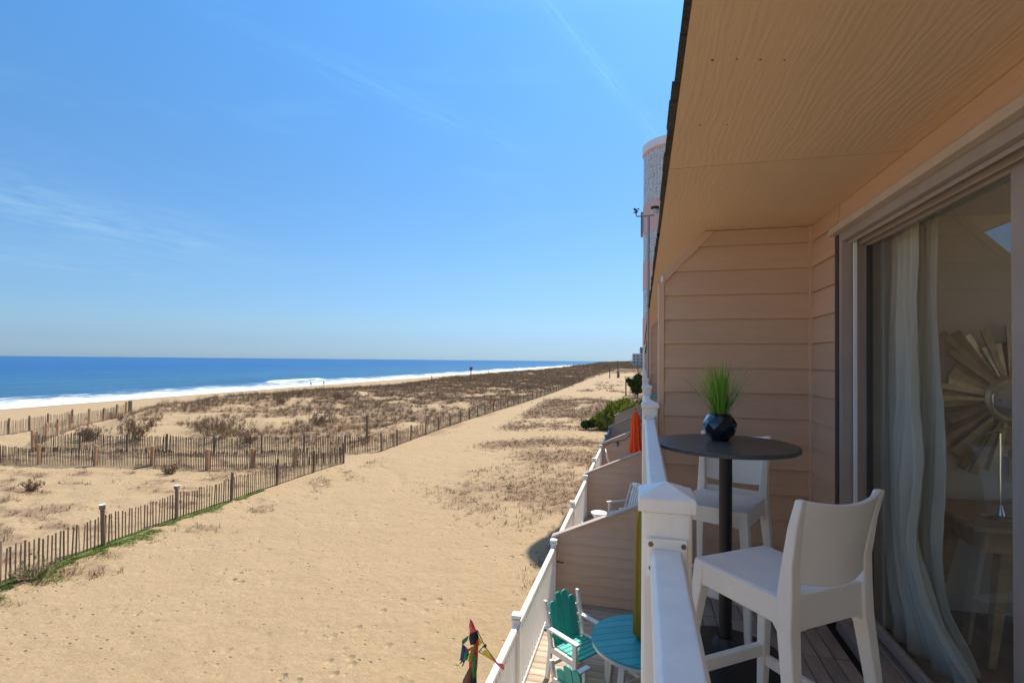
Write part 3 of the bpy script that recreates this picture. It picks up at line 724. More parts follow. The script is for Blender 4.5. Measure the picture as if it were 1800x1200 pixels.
fence('weathered sand fence in the foreground, its base in green growth, two posts with white lids', ptsA, ptsA[1:], M_wood2, M_post, 1.3, 1.05, .128, seed=2, lean=.014, xtra=bird_box, post_r=.075)
ptsB = [(-43, 24.0), (-39.55, 24.42), (-36.6, 24.73), (-32.98, 25.44), (-29.24, 26.0), (-25.76, 26.68), (-23.44, 27.72), (-21.3, 28.9), (-18.5, 29.75)]
fence('sand fence with orange treated posts just behind the foreground fence', ptsB, ptsB[1:-1], M_wood2, M_post2, 1.25, 1.1, .105, post_r=.10, square=True, seed=3, lean=.015)
ptsC = [(-42.47, 28.3), (-38.82, 28.8), (-35.2, 29.3), (-32.4, 29.9), (-29.15, 30.7), (-25.91, 31.5), (-23.23, 32.5), (-20.64, 33.6), (-18.5, 34.96)]
fence('brown sand fence standing in front of the brown bushes on the dune', ptsC, ptsC, M_wood2, M_post, 1.3, 1.2, .115, post_r=.075, seed=4, lean=.02)
ptsD = [(-18.5, 34.96), (-18.7, 40.4), (-18.9, 47), (-19, 53.5), (-18.8, 62), (-18.5, 72), (-18.2, 84), (-18, 98), (-18, 112), (-18.3, 130), (-18.6, 150), (-18.8, 175)]
pd = []
for a, b_ in zip(ptsD[:-1], ptsD[1:]):
    k = max(1, round(math.dist(a, b_)/3.3))
    pd += [(a[0]+(b_[0]-a[0])*j/k, a[1]+(b_[1]-a[1])*j/k) for j in range(k)]
fence('long sand fence running down the path beside the dunes towards the horizon', ptsD, pd[1:], M_wood, M_post, 1.3, 1.15, .105, post_r=.07, seed=5)
ptsFf = [(-42.47, 28.3), (-46.77, 32.1), (-48.57, 34.22), (-50.55, 36.63), (-53.5, 40.54), (-54.98, 43.13), (-56.75, 45.97), (-58.6, 48.6)]
fence('sand fence with orange posts climbing from the corner post towards the beach', ptsFf, ptsFf, M_wood, M_post2, 1.5, 1.3, .12, post_r=.09, square=True, seed=6)
ptsE = [(-52.0, 27.5), (-51.6, 30.5), (-52.4, 33.01), (-53.3, 35.2), (-54.2, 37.3), (-55.6, 40.5)]
fence('pale grey sand fence nearest the beach at the left of the photo', ptsE, ptsE, M_wood, M_post, 1.4, 1.25, .12, post_r=.08, seed=7)
def pile(x, y, h_, r_, label, name='wooden_pile', cat='post', group=None, extra=None):
    z = gz1(x, y); t_ = thing(name, label, cat, (x, y, z), 0, group)
    obj('pole', MB().tube([(0, 0, -.3), (0, 0, h_)], [r_, r_*.95], 12), M_post, t_)
    if extra: extra(t_)
    return t_
pile(-59.3, 49.7, 1.5, .22, 'thick grey wooden pile at the top end of the orange post fence')
pile(-21.9, 38.9, 1.9, .09, 'dark wooden marker post standing alone in the dune grass', extra=lambda t_: obj('cap', MB().box(-.1, .1, -.1, .1, 1.9, 1.98), M_post, t_))
pile(-45.4, 136, 4.2, .16, 'tall dark post with a small sign board rising above the far dunes', 'sign_post', 'sign', extra=lambda t_: obj('sign_board', MB().box(-.45, .45, -.05, 0, 3.2, 4.1), M_post, t_))
pile(-53.5, 128, 1.6, .12, 'short grey post on the dune crest left of the tall sign post')
pile(-64, 215, 2.2, .14, 'small post on the far dune crest')
GP = 'wooden posts standing in the far sand lot'
pile(-12.2, 205, 4.4, .20, 'dark post in the far sand lot, leftmost of the group', group=GP)
pile(-9.9, 222, 4.6, .24, 'dark thicker post in the far sand lot, right of the leftmost', group=GP)
pile(-9.0, 206, 2.4, .5, 'squat dark post low on the far sand lot', group=GP)
pile(-3.0, 101, 3.2, .13, 'tall thin post left of the dark green shrub', group=GP)
pile(-1.6, 200, 3.6, .2, 'post at the far end of the lot beside the railings', group=GP)
bn = thing('picnic_bench', 'low brown bench on the far sand lot', 'bench', (-4.6, 190, gz1(-4.6, 190)))
obj('seat', MB().box(-1.6, 1.6, -.4, .4, .7, .85), M_post, bn)
for sx_ in (-1.2, 1.2): obj('leg', MB().box(sx_-.1, sx_+.1, -.35, .35, 0, .7), M_post, bn)

# ------------------------------------------------------------------ dry growth
def tuft_mesh(name, px, py, pz, hh, ww, nb, spread, tint, lie=None):
    """many blades, each one thin triangle; arrays per tuft"""
    T = len(px); tot = T*nb
    rep = lambda a: np.repeat(a, nb)
    az = rng.uniform(0, 2*np.pi, tot); rad = rng.uniform(0, 1, tot)**.7*rep(spread)
    H_ = rep(hh)*rng.uniform(.45, 1.1, tot); W_ = rep(ww)*rng.uniform(.6, 1.3, tot)
    le = rng.uniform(.12, .75, tot) if lie is None else rng.uniform(.5, 1.35, tot)*1.0
    if lie is not None: le = np.where(rep(lie) > 0, rng.uniform(.9, 1.5, tot), rng.uniform(.12, .75, tot))
    bx = rep(px)+rad*np.cos(az)*.5; by = rep(py)+rad*np.sin(az)*.5; bz = rep(pz)-.01
    a2 = az+rng.normal(0, .5, tot)
    tx = bx+np.cos(a2)*np.sin(le)*H_; ty = by+np.sin(a2)*np.sin(le)*H_; tz = bz+np.cos(le)*H_+.015
    wx = -np.sin(a2)*W_/2; wy = np.cos(a2)*W_/2
    co = np.empty((tot, 3, 3), np.float32)
    co[:, 0] = np.stack([bx-wx, by-wy, bz], -1); co[:, 1] = np.stack([bx+wx, by+wy, bz], -1); co[:, 2] = np.stack([tx, ty, tz], -1)
    me = bpy.data.meshes.new(name); me.vertices.add(tot*3); me.vertices.foreach_set('co', co.ravel())
    me.loops.add(tot*3); me.loops.foreach_set('vertex_index', np.arange(tot*3, dtype=np.int32))
    me.polygons.add(tot); me.polygons.foreach_set('loop_start', np.arange(0, tot*3, 3, dtype=np.int32)); me.update(calc_edges=True)
    at = me.attributes.new('tint', 'FLOAT', 'POINT'); tt = np.clip(rep(tint)+rng.normal(0, .10, tot), 0, 1); at.data.foreach_set('value', np.repeat(tt, 3).astype(np.float32))
    return me
def grass_mat(name, stops):
    m = bpy.data.materials.new(name); m.use_nodes = True; t = m.node_tree; b = t.nodes['Principled BSDF']; b.inputs['Roughness'].default_value = .8; b.inputs['Specular IOR Level'].default_value = .2
    a = t.nodes.new('ShaderNodeAttribute'); a.attribute_name = 'tint'; r_ = t.nodes.new('ShaderNodeValToRGB'); e = r_.color_ramp.elements
    while len(e) < len(stops): e.new(.5)
    for k, (p, c) in enumerate(stops): e[k].position = p; e[k].color = (*c, 1)
    t.links.new(a.outputs['Fac'], r_.inputs[0]); t.links.new(r_.outputs[0], b.inputs['Base Color'])
    return m
MG = grass_mat('dry_dune_growth', [(0, (.11, .062, .038)), (.3, (.21, .13, .078)), (.55, (.31, .21, .125)), (.8, (.44, .33, .20)), (1, (.14, .155, .06))])
def scatter(n, x0, x1, y0, y1, geoY=False, p=1.0):
    x = rng.uniform(x0, x1, n)
    y = np.exp(rng.uniform(math.log(y0), math.log(y1), n)) if geoY else rng.uniform(y0, y1, n)
    keep = rng.uniform(0, 1, n) < veg(x, y)**p
    return x[keep], y[keep]
def field(name, label, x, y, h_, w_, nb, sp, lieprob=.25, hvar=.5, tdark=0.0):
    T = len(x); hs = h_*np.exp(rng.normal(0, hvar, T)*.6); hs = np.minimum(hs, h_*2.2)
    big = fbm(x/3, y/3, 91); ti = np.clip(.24-tdark+.55*big+rng.normal(0, .13, T), 0, .85); ti = np.where(rng.uniform(0, 1, T) < .05, .97, ti)
    lie = (rng.uniform(0, 1, T) < lieprob).astype(float)
    me = tuft_mesh(name, x, y, gz(x, y), hs, np.full(T, w_), nb, np.full(T, sp), ti, lie)
    o = link(name, me, None, MG); o['kind'] = 'stuff'; o['label'] = label; o['category'] = 'dune grass'; return o
x, y = scatter(30000, -62, -18.8, 31, 62); field('dune_grass', 'brown dry grass over the near dunes behind the fences', x, y, .26, .011, 13, .26, .35)
x, y = scatter(34000, -64, -18.8, 62, 130); field('dune_grass', 'brown dry grass over the middle dunes', x, y, .38, .026, 9, .5, .3)
x, y = scatter(34000, -66, -19, 130, 420, True); field('dune_grass', 'dark dry scrub over the far dunes', x, y, .65, .09, 8, 1.2, .2)
x, y = scatter(16000, -66, 30, 420, 2600, True); field('dune_grass', 'far brown scrub line near the horizon', x, y, 1.8, .6, 7, 4, .1)
x, y = scatter(20000, -50, -18.8, 8, 31, p=1.1); field('dune_litter', 'dry twigs and litter on the sand left of the foreground fence', x, y, .20, .020, 8, .26, .75, tdark=.22)
x, y = scatter(34000, -17.6, -1.4, 9, 47); field('dune_litter', 'dry brown patches on the house side of the path', x, y, .15, .018, 8, .24, .6, tdark=.12)
x, y = scatter(20000, -17, 1, 46, 105); field('dune_grass', 'dry brown grass patch beside the narrowing path', x, y, .25, .02, 9, .35, .35)
x, y = scatter(9000, -17, 6, 105, 400, True); field('dune_grass', 'scrub around the far sand lot', x, y, .5, .07, 8, .9, .25)
x, y = scatter(5200, -62, -19.5, 34, 125, p=.8); field('dune_grass', 'taller reddish brown clumps of dead grass standing on the dunes', x, y, .60, .022, 34, .45, .08, tdark=.05)
x = rng.uniform(-60, -50, 1500); y = rng.uniform(44, 130, 1500); k = rng.uniform(0, 1, 1500) < ss(.42, .6, fbm(x/4, y/6, 88)); field('dune_grass', 'tall dead grass along the dune crest against the beach', x[k], y[k], .65, .022, 30, .4, .05)
# green strip at the foot of the near fence
MGr = grass_mat('green_ground_cover', [(0, (.30, .13, .07)), (.25, (.14, .19, .045)), (.55, (.17, .25, .05)), (1, (.34, .38, .12))])
n_ = 15000; y = rng.uniform(8, 22.5, n_); wd = np.interp(y, [8, 12, 16, 19.5, 22.5], [.75, .65, .50, .32, .08])
fx_ = np.interp(y, [8, 11.2, 14.45, 17.6, 20.5, 23.6], [-18.0, -18.05, -18.3, -18.5, -18.45, -18.45])
x = fx_+.10+np.abs(rng.normal(0, 1, n_))*wd*1.1*np.clip(fbm(y/.5, y*0, 98)*1.7-.35, .05, 1.2)-.3*rng.uniform(0, 1, n_); k = fbm(x/.35, y/.5, 95) > .40; x, y = x[k], y[k]
me = tuft_mesh('green_growth', x, y, gz(x, y)-.01, np.full(len(x), .06), np.full(len(x), .040), 10, np.full(len(x), .16), np.clip(fbm(x/.3, y/.3, 96)*1.3-.05+rng.normal(0, .12, len(x)), 0, 1), lie=np.ones(len(x)))
o = link('ground_cover', me, None, MGr); o['kind'] = 'stuff'; o['label'] = 'low bright green growth along the foot of the foreground fence'; o['category'] = 'plants'

def dry_bush(x, y, h_, r_, label, tone=.2, nst=150, name='dry_bush', group='brown leafless bushes on the dune', m_=None, green=False, seed=0):
    rr = np.random.default_rng(seed+5); z = gz1(x, y)
    t_ = thing(name, label, 'bush', (x, y, z), 0, group)
    st = MB()
    ends = []
    for k in range(34):
        a = rr.uniform(0, 6.28); e = rr.uniform(.1, 1.0); r0 = rr.uniform(0, .25)*r_
        p0 = Vector((r0*math.cos(a), r0*math.sin(a), -.03)); L_ = rr.uniform(.5, 1)*h_
        p1 = p0+Vector((math.cos(a)*math.sin(e)*r_*.6, math.sin(a)*math.sin(e)*r_*.6, L_*.6)); p2 = p1+Vector((math.cos(a)*e*r_*.35, math.sin(a)*e*r_*.35, L_*.38))
        st.tube([p0, p1, p2], [.012, .008, .004], 4, False); ends += [p1, p2, (p0+p1)/2, (p1+p2)/2]
    obj('stem', st, M_post, t_)
    ends = np.array([tuple(e) for e in ends]); k = rr.integers(0, len(ends), nst); c = ends[k]+rr.normal(0, .09*r_, (nst, 3))
    me = tuft_mesh('twigs', c[:, 0], c[:, 1], c[:, 2], np.full(nst, .30*h_), np.full(nst, .013), 14, np.full(nst, .08), np.clip(rr.normal(tone+.14, .13, nst), 0, 1))
    link('twigs', me, t_, m_ or MG)
    return t_
for k, (x, y, h_, r_, tn, lab) in enumerate([
    (-42.9, 32.6, 1.1, 1.2, .05, 'dark brown bush just right of the fence corner, left of the larger bushes'),
    (-38.2, 32.5, 1.7, 1.7, .12, 'tall dark brown bush behind the fence, second bush from the left'),
    (-36.3, 36.6, 1.0, 1.2, .3, 'small tan bush behind the tall dark brown one'),
    (-33.6, 35.2, 1.5, 1.9, .32, 'wide reddish brown bush behind the middle of the fence'),
    (-31.4, 34.6, 1.45, 1.8, .38, 'wide tan bush right of the reddish brown one'),
    (-28.6, 33.4, .9, 1.1, .1, 'low dark bush at the right end of the fenced bushes'),
    (-30.5, 45, 1.1, 1.5, .3, 'brown bush farther up the dune behind the wide bushes'),
    (-48.0, 62.0, 1.3, 1.6, .2, 'brown bush on the dune crest against the beach'),
    (-44.5, 71.0, 1.2, 1.9, .25, 'brown bush farther along the dune crest'),
    (-29.9, 19.9, .55, .5, .3, 'small reddish tuft on the open sand left of the foreground fence'),
    (-26.8, 25.0, .5, .6, .12, 'small dark bush close behind the orange post fence')]):
    dry_bush(x, y, h_, r_, lab, tn, 260 if h_ > 1 else 110, seed=k)
# dead silvery brush at the fence foot
dry_bush(-17.7, 11.9, .55, .75, 'tangle of dead silver twigs in the green growth at the fence foot', .78, 60, 'dead_brush', None, seed=40)

# shrubs beside the houses
MSh = grass_mat('green_shrub_leaf', [(0, (.025, .055, .018)), (.4, (.08, .135, .035)), (.75, (.30, .33, .06)), (1, (.50, .47, .10))])
def leafy(x, y, lobes, label, name, tones, nleaf, leaf=.16, group=None):
    z = gz1(x, y); t_ = thing(name, label, 'shrub', (x, y, z), 0, group); tr_ = MB()
    for cx, cy, cz, r_ in lobes: tr_.tube([(cx*.2, cy*.2, -.2), (cx*.6, cy*.6, cz*.5), (cx, cy, cz)], [.07, .05, .03], 6)
    obj('trunk', tr_, M_post, t_)
    C = []; S_ = []; T_ = []
    for cx, cy, cz, r_ in lobes:
        k = int(nleaf*.55*r_*r_); v = rng.normal(size=(k, 3)); v /= np.linalg.norm(v, axis=1)[:, None]; v[:, 2] = v[:, 2]*.8
        rad = r_*(rng.uniform(.45, 1.0, k)+.55*(fbm(v[:, 0]*2.2+cx*3+9, v[:, 2]*2.2+v[:, 1]*1.7+7, 99)-.4))
        C.append(np.array([cx, cy, cz])+v*rad[:, None]); T_.append(np.clip(tones+.28*rng.normal(size=k)*.6+.15*(fbm(C[-1][:, 0]*1.5+9, C[-1][:, 2]*1.5, 97)-.5)*2, 0, 1))
    C = np.concatenate(C); T_ = np.concatenate(T_); C[:, 2] = np.maximum(C[:, 2], .05)
    me = tuft_mesh('crown', C[:, 0], C[:, 1], C[:, 2], np.full(len(C), leaf*1.5), np.full(len(C), leaf*.24), 7, np.full(len(C), leaf*.5), T_)
    link('crown', me, t_, MSh)
leafy(-2.2, 51, [(0, 0, 1.2, 1.2), (-1.3, .3, 1.0, .9), (1.3, 0, 1.5, 1.2), (.6, 1, 1.9, 1.1), (-1.9, -.6, .7, .7), (.2, -1, .7, .9), (-.6, .2, 1.9, .7), (-1.0, -.8, .5, .6)], 'yellow green bushy shrub beyond the last lower deck', 'green_shrub', .70, 1000, .24)
leafy(-.6, 57, [(0, 0, 1.2, 1.4), (-2.6, 0, 1.0, .9), (-1.3, .4, 1.6, 1.1), (1.4, 0, 1.7, 1.4)], 'dark green shrub behind the yellow green one', 'green_shrub', .22, 700, .25)
leafy(-5.2, 50.0, [(0, 0, .45, .5), (.6, .2, .5, .5)], 'small dark shrub at the left foot of the yellow green shrub', 'green_shrub', .12, 1400, .18)
leafy(-.9, 97, [(0, 0, 1.5, 1.2), (.4, 0, 2.6, 1.2), (-.8, 0, 2.3, .9), (.2, .2, 3.4, .8), (-1.5, 0, 2.9, .5)], 'dark pine like shrub by the tall thin post', 'pine_shrub', .08, 700, .35)

# ------------------------------------------------------------------ people on the beach
def person(x, y, col, col2, label, rz=0, stride=.12):
    t_ = thing('person', label, 'person', (x, y, gz1(x, y)), rz, 'people far off on the beach')
    vs = [(0, 0, .95), (0, 0, 1.2), (0, 0, 1.42), (0, .01, 1.52), (0, .01, 1.66), (.1, 0, .9), (.11, stride, .5), (.11, stride*.6, .06), (.11, stride*.6+.12, .03), (-.1, 0, .9), (-.11, -stride, .5), (-.11, -stride*1.6, .08), (-.11, -stride*1.4, .03), (.19, 0, 1.4), (.25, -.08, 1.12), (.24, .08, .88), (-.19, 0, 1.4), (-.25, .08, 1.12), (-.24, .2, .9)]
    ed = [(0, 1), (1, 2), (2, 3), (3, 4), (0, 5), (5, 6), (6, 7), (7, 8), (0, 9), (9, 10), (10, 11), (11, 12), (2, 13), (13, 14), (14, 15), (2, 16), (16, 17), (17, 18)]
    rad = [.14, .13, .14, .06, .105, .09, .06, .04, .04, .09, .06, .04, .04, .055, .042, .03, .055, .042, .03]
    me = bpy.data.meshes.new('body'); me.from_pydata(vs, ed, []); o = link('body', me, t_, mat('person_'+col[0], col[1], .8))
    o.modifiers.new('skin', 'SKIN'); sk = me.skin_vertices[0].data if me.skin_vertices else None
    if sk is None:
        me.skin_vertices.new() if hasattr(me.skin_vertices, 'new') else None
    if me.skin_vertices:
        for k, r_ in enumerate(rad): me.skin_vertices[0].data[k].radius = (r_, r_*.85)
        me.skin_vertices[0].data[0].use_root = True
    sb = o.modifiers.new('sub', 'SUBSURF'); sb.levels = 1; sb.render_levels = 1
    obj('trousers', MB().lathe([(.17, .98), (.18, .86), (.2, .78)], 12), mat('cloth_'+col2[0], col2[1], .9), t_)
def skinify(): pass
person(-100.6, 143.8, ('dark', (.04, .04, .05)), ('navy', (.03, .04, .08)), 'person in dark clothes standing on the beach, leftmost of the far pair')
person(-98.5, 147.5, ('red', (.09, .06, .06)), ('grey', (.12, .12, .12)), 'person bending walk beside the leftmost, on the beach', .8)
person(-80, 330, ('dark2', (.05, .05, .06)), ('navy', (.03, .04, .08)), 'tiny person far down the beach near the water', .3)
# ------------------------------------------------------------------ bar table, plant, stools
M_tabletop = mat('dark_slate_laminate', (.085, .085, .08), .38, nscale=30, namt=.18, bump=.0006, bscale=140)
M_black = mat('black_powder_coat', (.018, .018, .018), .38)
TX, TY = .408, 2.82
tb = thing('bar_table', 'round dark slate bar table on a black pedestal between the two white stools', 'table', (TX, TY, DK))
obj('tabletop', MB().lathe([(.330, 1.038), (.337, 1.041), (.337, 1.057), (.333, 1.060)], 96), M_tabletop, tb, smooth=True, ang=30)
obj('top_plate', MB().box(-.12, .12, -.12, .12, 1.025, 1.0375), M_black, tb)
obj('pole', MB().lathe([(.031, .06), (.031, 1.025)], 32), M_black, tb, smooth=True, ang=40)
obj('base', MB().lathe([(.285, 0), (.285, .008), (.27, .016), (.12, .034), (.06, .055), (.05, .085), (.039, .10)], 64), M_black, tb, smooth=True, ang=50)
pt = thing('potted_grass', 'green artificial grass in a faceted black glass pot on the bar table', 'plant', (.395, 2.915, DK+1.0605))
M_pot = mat('black_faceted_glass', (.012, .014, .022), .07, coat=1.0, nscale=3, namt=.4)
M_pot.node_tree.nodes['Principled BSDF'].inputs['Metallic'].default_value = .25
rings = [(.040, 0, 0), (.066, .028, .5), (.082, .062, 0), (.083, .092, .5), (.068, .122, 0), (.055, .136, .5)]
mb = MB(); k9 = 9; vs_ = []; fs_ = []
for r_, z, o_ in rings:
    for k in range(k9):
        a = 2*math.pi*(k+o_)/k9+random.uniform(-.05, .05); q = r_*random.uniform(.97, 1.04); vs_.append((q*math.cos(a), q*math.sin(a), z+(random.uniform(-.004, .004) if 0 < z < .13 else 0)))
for i in range(len(rings)-1):
    for k in range(k9):
        a, b_ = i*k9+k, i*k9+(k+1) % k9; c_, d_ = a+k9, b_+k9
        if rings[i][2] == 0: fs_ += [(a, b_, c_), (b_, d_, c_)]
        else: fs_ += [(a, b_, d_), (a, d_, c_)]
fs_.append(tuple(range(k9))[::-1]); mb.add(vs_, fs_); obj('pot', mb, M_pot, pt)
obj('pot_rim', MB().lathe([(.055, .130), (.057, .1385), (.050, .1395), (.047, .118)], 18), M_pot, pt)
obj('soil', MB().lathe([(.05, .119), (.049, .1195)], 18), M_under, pt)
M_blade = bpy.data.materials.new('green_blade'); M_blade.use_nodes = True; t = M_blade.node_tree; b = t.nodes['Principled BSDF']; b.inputs['Roughness'].default_value = .45
a_ = t.nodes.new('ShaderNodeAttribute'); a_.attribute_name = 'tint'; r_ = t.nodes.new('ShaderNodeValToRGB'); r_.color_ramp.elements[0].color = (.05, .20, .018, 1); r_.color_ramp.elements[1].color = (.30, .56, .05, 1)
t.links.new(a_.outputs['Fac'], r_.inputs[0]); t.links.new(r_.outputs[0], b.inputs['Base Color'])
mb = MB(); tin = []; rr = random.Random(3)
for k in range(230):
    a = rr.uniform(0, 6.283); r0 = rr.uniform(0, .036); e = abs(rr.gauss(0, .26)) + .02; L_ = rr.uniform(.19, .315); cv = rr.uniform(.0, .5)
    if k < 9: L_ = rr.uniform(.29, .33); e = .62; a = rr.choice([math.pi+.2, math.pi-.4, 2.6, 3.4, .3, -.2]); cv = .35
    d = Vector((math.cos(a), math.sin(a), 0)); s_ = d.cross(Vector((0, 0, 1))); p = Vector((r0*math.cos(a), r0*math.sin(a), .12)); w_ = rr.uniform(.0022, .0036); el = e
    secs = []
    for q in range(7):
        ww = w_*(1-(q/6)**2*.9); secs += [p-s_*ww, p+s_*ww]; p = p+(d*math.sin(el)+Vector((0, 0, math.cos(el))))*L_/6; el += cv*.16
    o = len(mb.v); mb.v += [tuple(v) for v in secs]; mb.f += [(o+2*q, o+2*q+1, o+2*q+3, o+2*q+2) for q in range(6)]; tv = rr.random(); tin += [min(1, tv*.6+.06*(q//2)) for q in range(14)]
me = mb.mesh('grass_blades', fix=False); at = me.attributes.new('tint', 'FLOAT', 'POINT'); at.data.foreach_set('value', tin)
link('grass_blades', me, pt, M_blade)

M_stool = mat('white_moulded_plastic', (.92, .87, .79), .44, nscale=7, namt=.035, bump=.0003, bscale=220)
def make_stool(loc, rz, label):
    t_ = thing('bar_stool', label, 'stool', loc, rz, 'white plastic bar stools at the bar table')
    SH = .71; bv = dict(bevel=.006, seg=3)
    def rect(cx, cy, z, hx, hy): return [(cx-hx, cy-hy, z), (cx+hx, cy-hy, z), (cx+hx, cy+hy, z), (cx-hx, cy+hy, z)]
    # seat, slightly dished
    n1 = 8; mb = MB(); secs = []
    for i in range(n1+1):
        y = -.175+.395*i/n1; hw = .185+.012*i/n1
        up = [(-hw+2*hw*j/8, y, SH-.010*(1-(2*j/8-1)**2)*math.sin(math.pi*i/n1)) for j in range(9)]
        secs.append(up+[(hw, y, SH-.028), (-hw, y, SH-.028)])
    mb.loft(secs); obj('seat', mb, M_stool, t_, smooth=True, ang=35, **bv)
    # apron: four sides with arched lower edge
    def apron(p0, p1, h0, hm, th=.026, top=SH-.002):
        p0, p1 = Vector(p0), Vector(p1); d = (p1-p0); nn = Vector((-d.y, d.x, 0)).normalized()*th; secs = []
        for i in range(11):
            f_ = i/10; p = p0+d*f_; edge = min(f_, 1-f_)*d.length; r_ = .05; lo = hm+(h0-hm)*max(0, 1-edge/r_)**2
            secs.append([p+Vector((0, 0, top-lo)), p+Vector((0, 0, top)), p+nn+Vector((0, 0, top)), p+nn+Vector((0, 0, top-lo))])
        mb = MB().loft(secs); obj('apron', mb, M_stool, t_, smooth=True, ang=35, bevel=.004)
    apron((.200, .218, 0), (-.200, .218, 0), .135, .085); apron((.197, -.19, 0), (.203, .21, 0), .135, .085); apron((-.203, .21, 0), (-.197, -.19, 0), .135, .085); apron((-.19, -.225, 0), (.19, -.225, 0), .16, .115, top=SH+.022)
    for sx_ in (-1, 1):
        mb = MB().loft([rect(sx_*.222, .252, 0, .017, .018), rect(sx_*.203, .222, .45, .021, .022), rect(sx_*.189, .200, .60, .024, .026), rect(sx_*.182, .193, SH-.004, .021, .025)]); obj('leg', mb, M_stool, t_, smooth=True, ang=40, **bv)
        mb = MB().loft([rect(sx_*.222, -.275, 0, .017, .019), rect(sx_*.206, -.235, .40, .021, .023), rect(sx_*.190, -.208, .62, .026, .028), rect(sx_*.185, -.205, SH+.02, .024, .030),
                        rect(sx_*.187, -.212, .82, .021, .022), rect(sx_*.193, -.235, .95, .017, .018), rect(sx_*.199, -.262, 1.045, .014, .014)])
        obj('leg', mb, M_stool, t_, smooth=True, ang=50, **bv)
        st = MB().bar((sx_*.212, .232, .235), (sx_*.213, -.25, .235), .022, .045); obj('side_stretcher', st, M_stool, t_, bevel=.004)
    obj('footrest', MB().bar((-.205, .236, .275), (.205, .236, .275), .030, .05), M_stool, t_, bevel=.005)
    obj('rear_stretcher', MB().bar((-.205, -.252, .235), (.205, -.252, .235), .022, .045), M_stool, t_, bevel=.004)
    # curved backrest
    secs = []
    for i in range(17):
        u = -1+2*i/16; bow = -.045*(1-u*u)
        def pt_(z, off):
            f_ = (z-.78)/.27; x = u*(.188+.012*f_); y = -.208-.055*f_**1.3 if f_ > 0 else -.208; return (x, y+bow+off, z)
        zb = .775-.020*(1-u*u); zt_ = 1.046-.022*(1-u*u); ths = .006
        col = [pt_(zb+(zt_-zb)*k/6, -ths-(.004 if k in (0, 6) else 0)) for k in range(7)]+[pt_(zb+(zt_-zb)*k/6, ths+(.004 if k in (6,) else 0)) for k in range(6, -1, -1)]
        secs.append(col)
    obj('backrest', MB().loft(secs), M_stool, t_, smooth=True, ang=50, bevel=.003, seg=2)
    return t_
s1c = Vector((.634, 1.915)); 
def place_angle(fx, fy): return math.atan2(fy, fx)-math.pi/2
s1 = make_stool((.616-.6*.235, 1.915+.8*.235, DK), place_angle(-.6, .8), 'white plastic bar stool nearest, seen from behind beside the glass door')
s1.scale = (.93, .96, 1)
s2 = dup(s1, (.43, 3.12, DK), place_angle(-.42, -.9), 'white plastic bar stool behind the bar table against the taupe siding')

# ------------------------------------------------------------------ inside the room
M_curt = bpy.data.materials.new('sheer_curtain'); M_curt.use_nodes = True; t = M_curt.node_tree; b = t.nodes['Principled BSDF']
b.inputs['Base Color'].default_value = (.90, .90, .84, 1); b.inputs['Roughness'].default_value = .9; b.inputs['Transmission Weight'].default_value = 0; b.inputs['Subsurface Weight'].default_value = 0
tl = t.nodes.new('ShaderNodeBsdfTranslucent'); tl.inputs[0].default_value = (.75, .78, .72, 1); mx = t.nodes.new('ShaderNodeMixShader'); mx.inputs[0].default_value = .35
t.links.new(b.outputs[0], mx.inputs[1]); t.links.new(tl.outputs[0], mx.inputs[2]); t.links.new(mx.outputs[0], t.nodes['Material Output'].inputs[0])
def curtain(x0, ya, yb, label, seed, flare, amp=.035):
    rr = np.random.default_rng(seed); nu, nv = 140, 60; u = np.linspace(0, 1, nu); v = np.linspace(0, 1, nv); U, V_ = np.meshgrid(u, v)
    ph = rr.uniform(0, 6, 4); k = 5.5
    fold = np.sin(U*k*6.283+ph[0]+.9*np.sin(V_*2+ph[1]))*.6+np.sin(U*k*2.3*6.283+ph[2]+V_*1.5)*.22+(fbm(U*22+seed*9, V_*5, 40+seed)-.5)*1.5+(fbm(U*60, V_*26, 50+seed)-.5)*.35
    z = CE-.16-(CE-.16-(DK-.02))*V_
    yy = ya+(yb-ya)*U+(ya-yb)*.0; yy = yy - flare*ss(.70, 1.0, V_)*(1-U)*.9 + .03*np.sin(V_*9+U*7)*(1-U)
    xx = x0+amp*fold*(.55+.7*V_)+.10*ss(.85, 1, V_)*(1-U)
    z = z+.006*np.sin(U*40)
    me = grid_mesh('curtain', xx, yy, z)
    t_ = thing('curtain', label, 'curtain', (0, 0, 0), 0, 'sheer curtains inside the glass door')
    o = link('cloth', me, t_, M_curt); sd = o.modifiers.new('solid', 'SOLIDIFY'); sd.thickness = .002
    return t_
curtain(1.335, 3.03, 3.46, 'white sheer curtain gathered at the far end of the glass door, puddling on the floor', 1, .42)
c2 = curtain(1.43, 3.04, 3.30, 'thinner grey sheer curtain panel just behind the white one', 2, .12, .02)
tag(obj('curtain_rod', MB().tube([(1.40, .4, CE-.13), (1.40, 3.6, CE-.13)], .014, 12), M_metal), 'thin metal curtain rod above the sheer curtains inside the door', 'curtain rod')
M_gold = mat('antique_silver_gold', (.60, .50, .32), .30, .65, nscale=9, namt=.35, bump=.002, bscale=50, rnd=.55)
M_mirror = mat('mirror_glass', (.8, .82, .83), .02, 1.0)
sm = thing('sunburst_mirror', 'round gold and silver sunburst mirror on the room wall, seen through the glass door', 'mirror', (2.12, UB[0]-.095, -.21))
rr = random.Random(9)
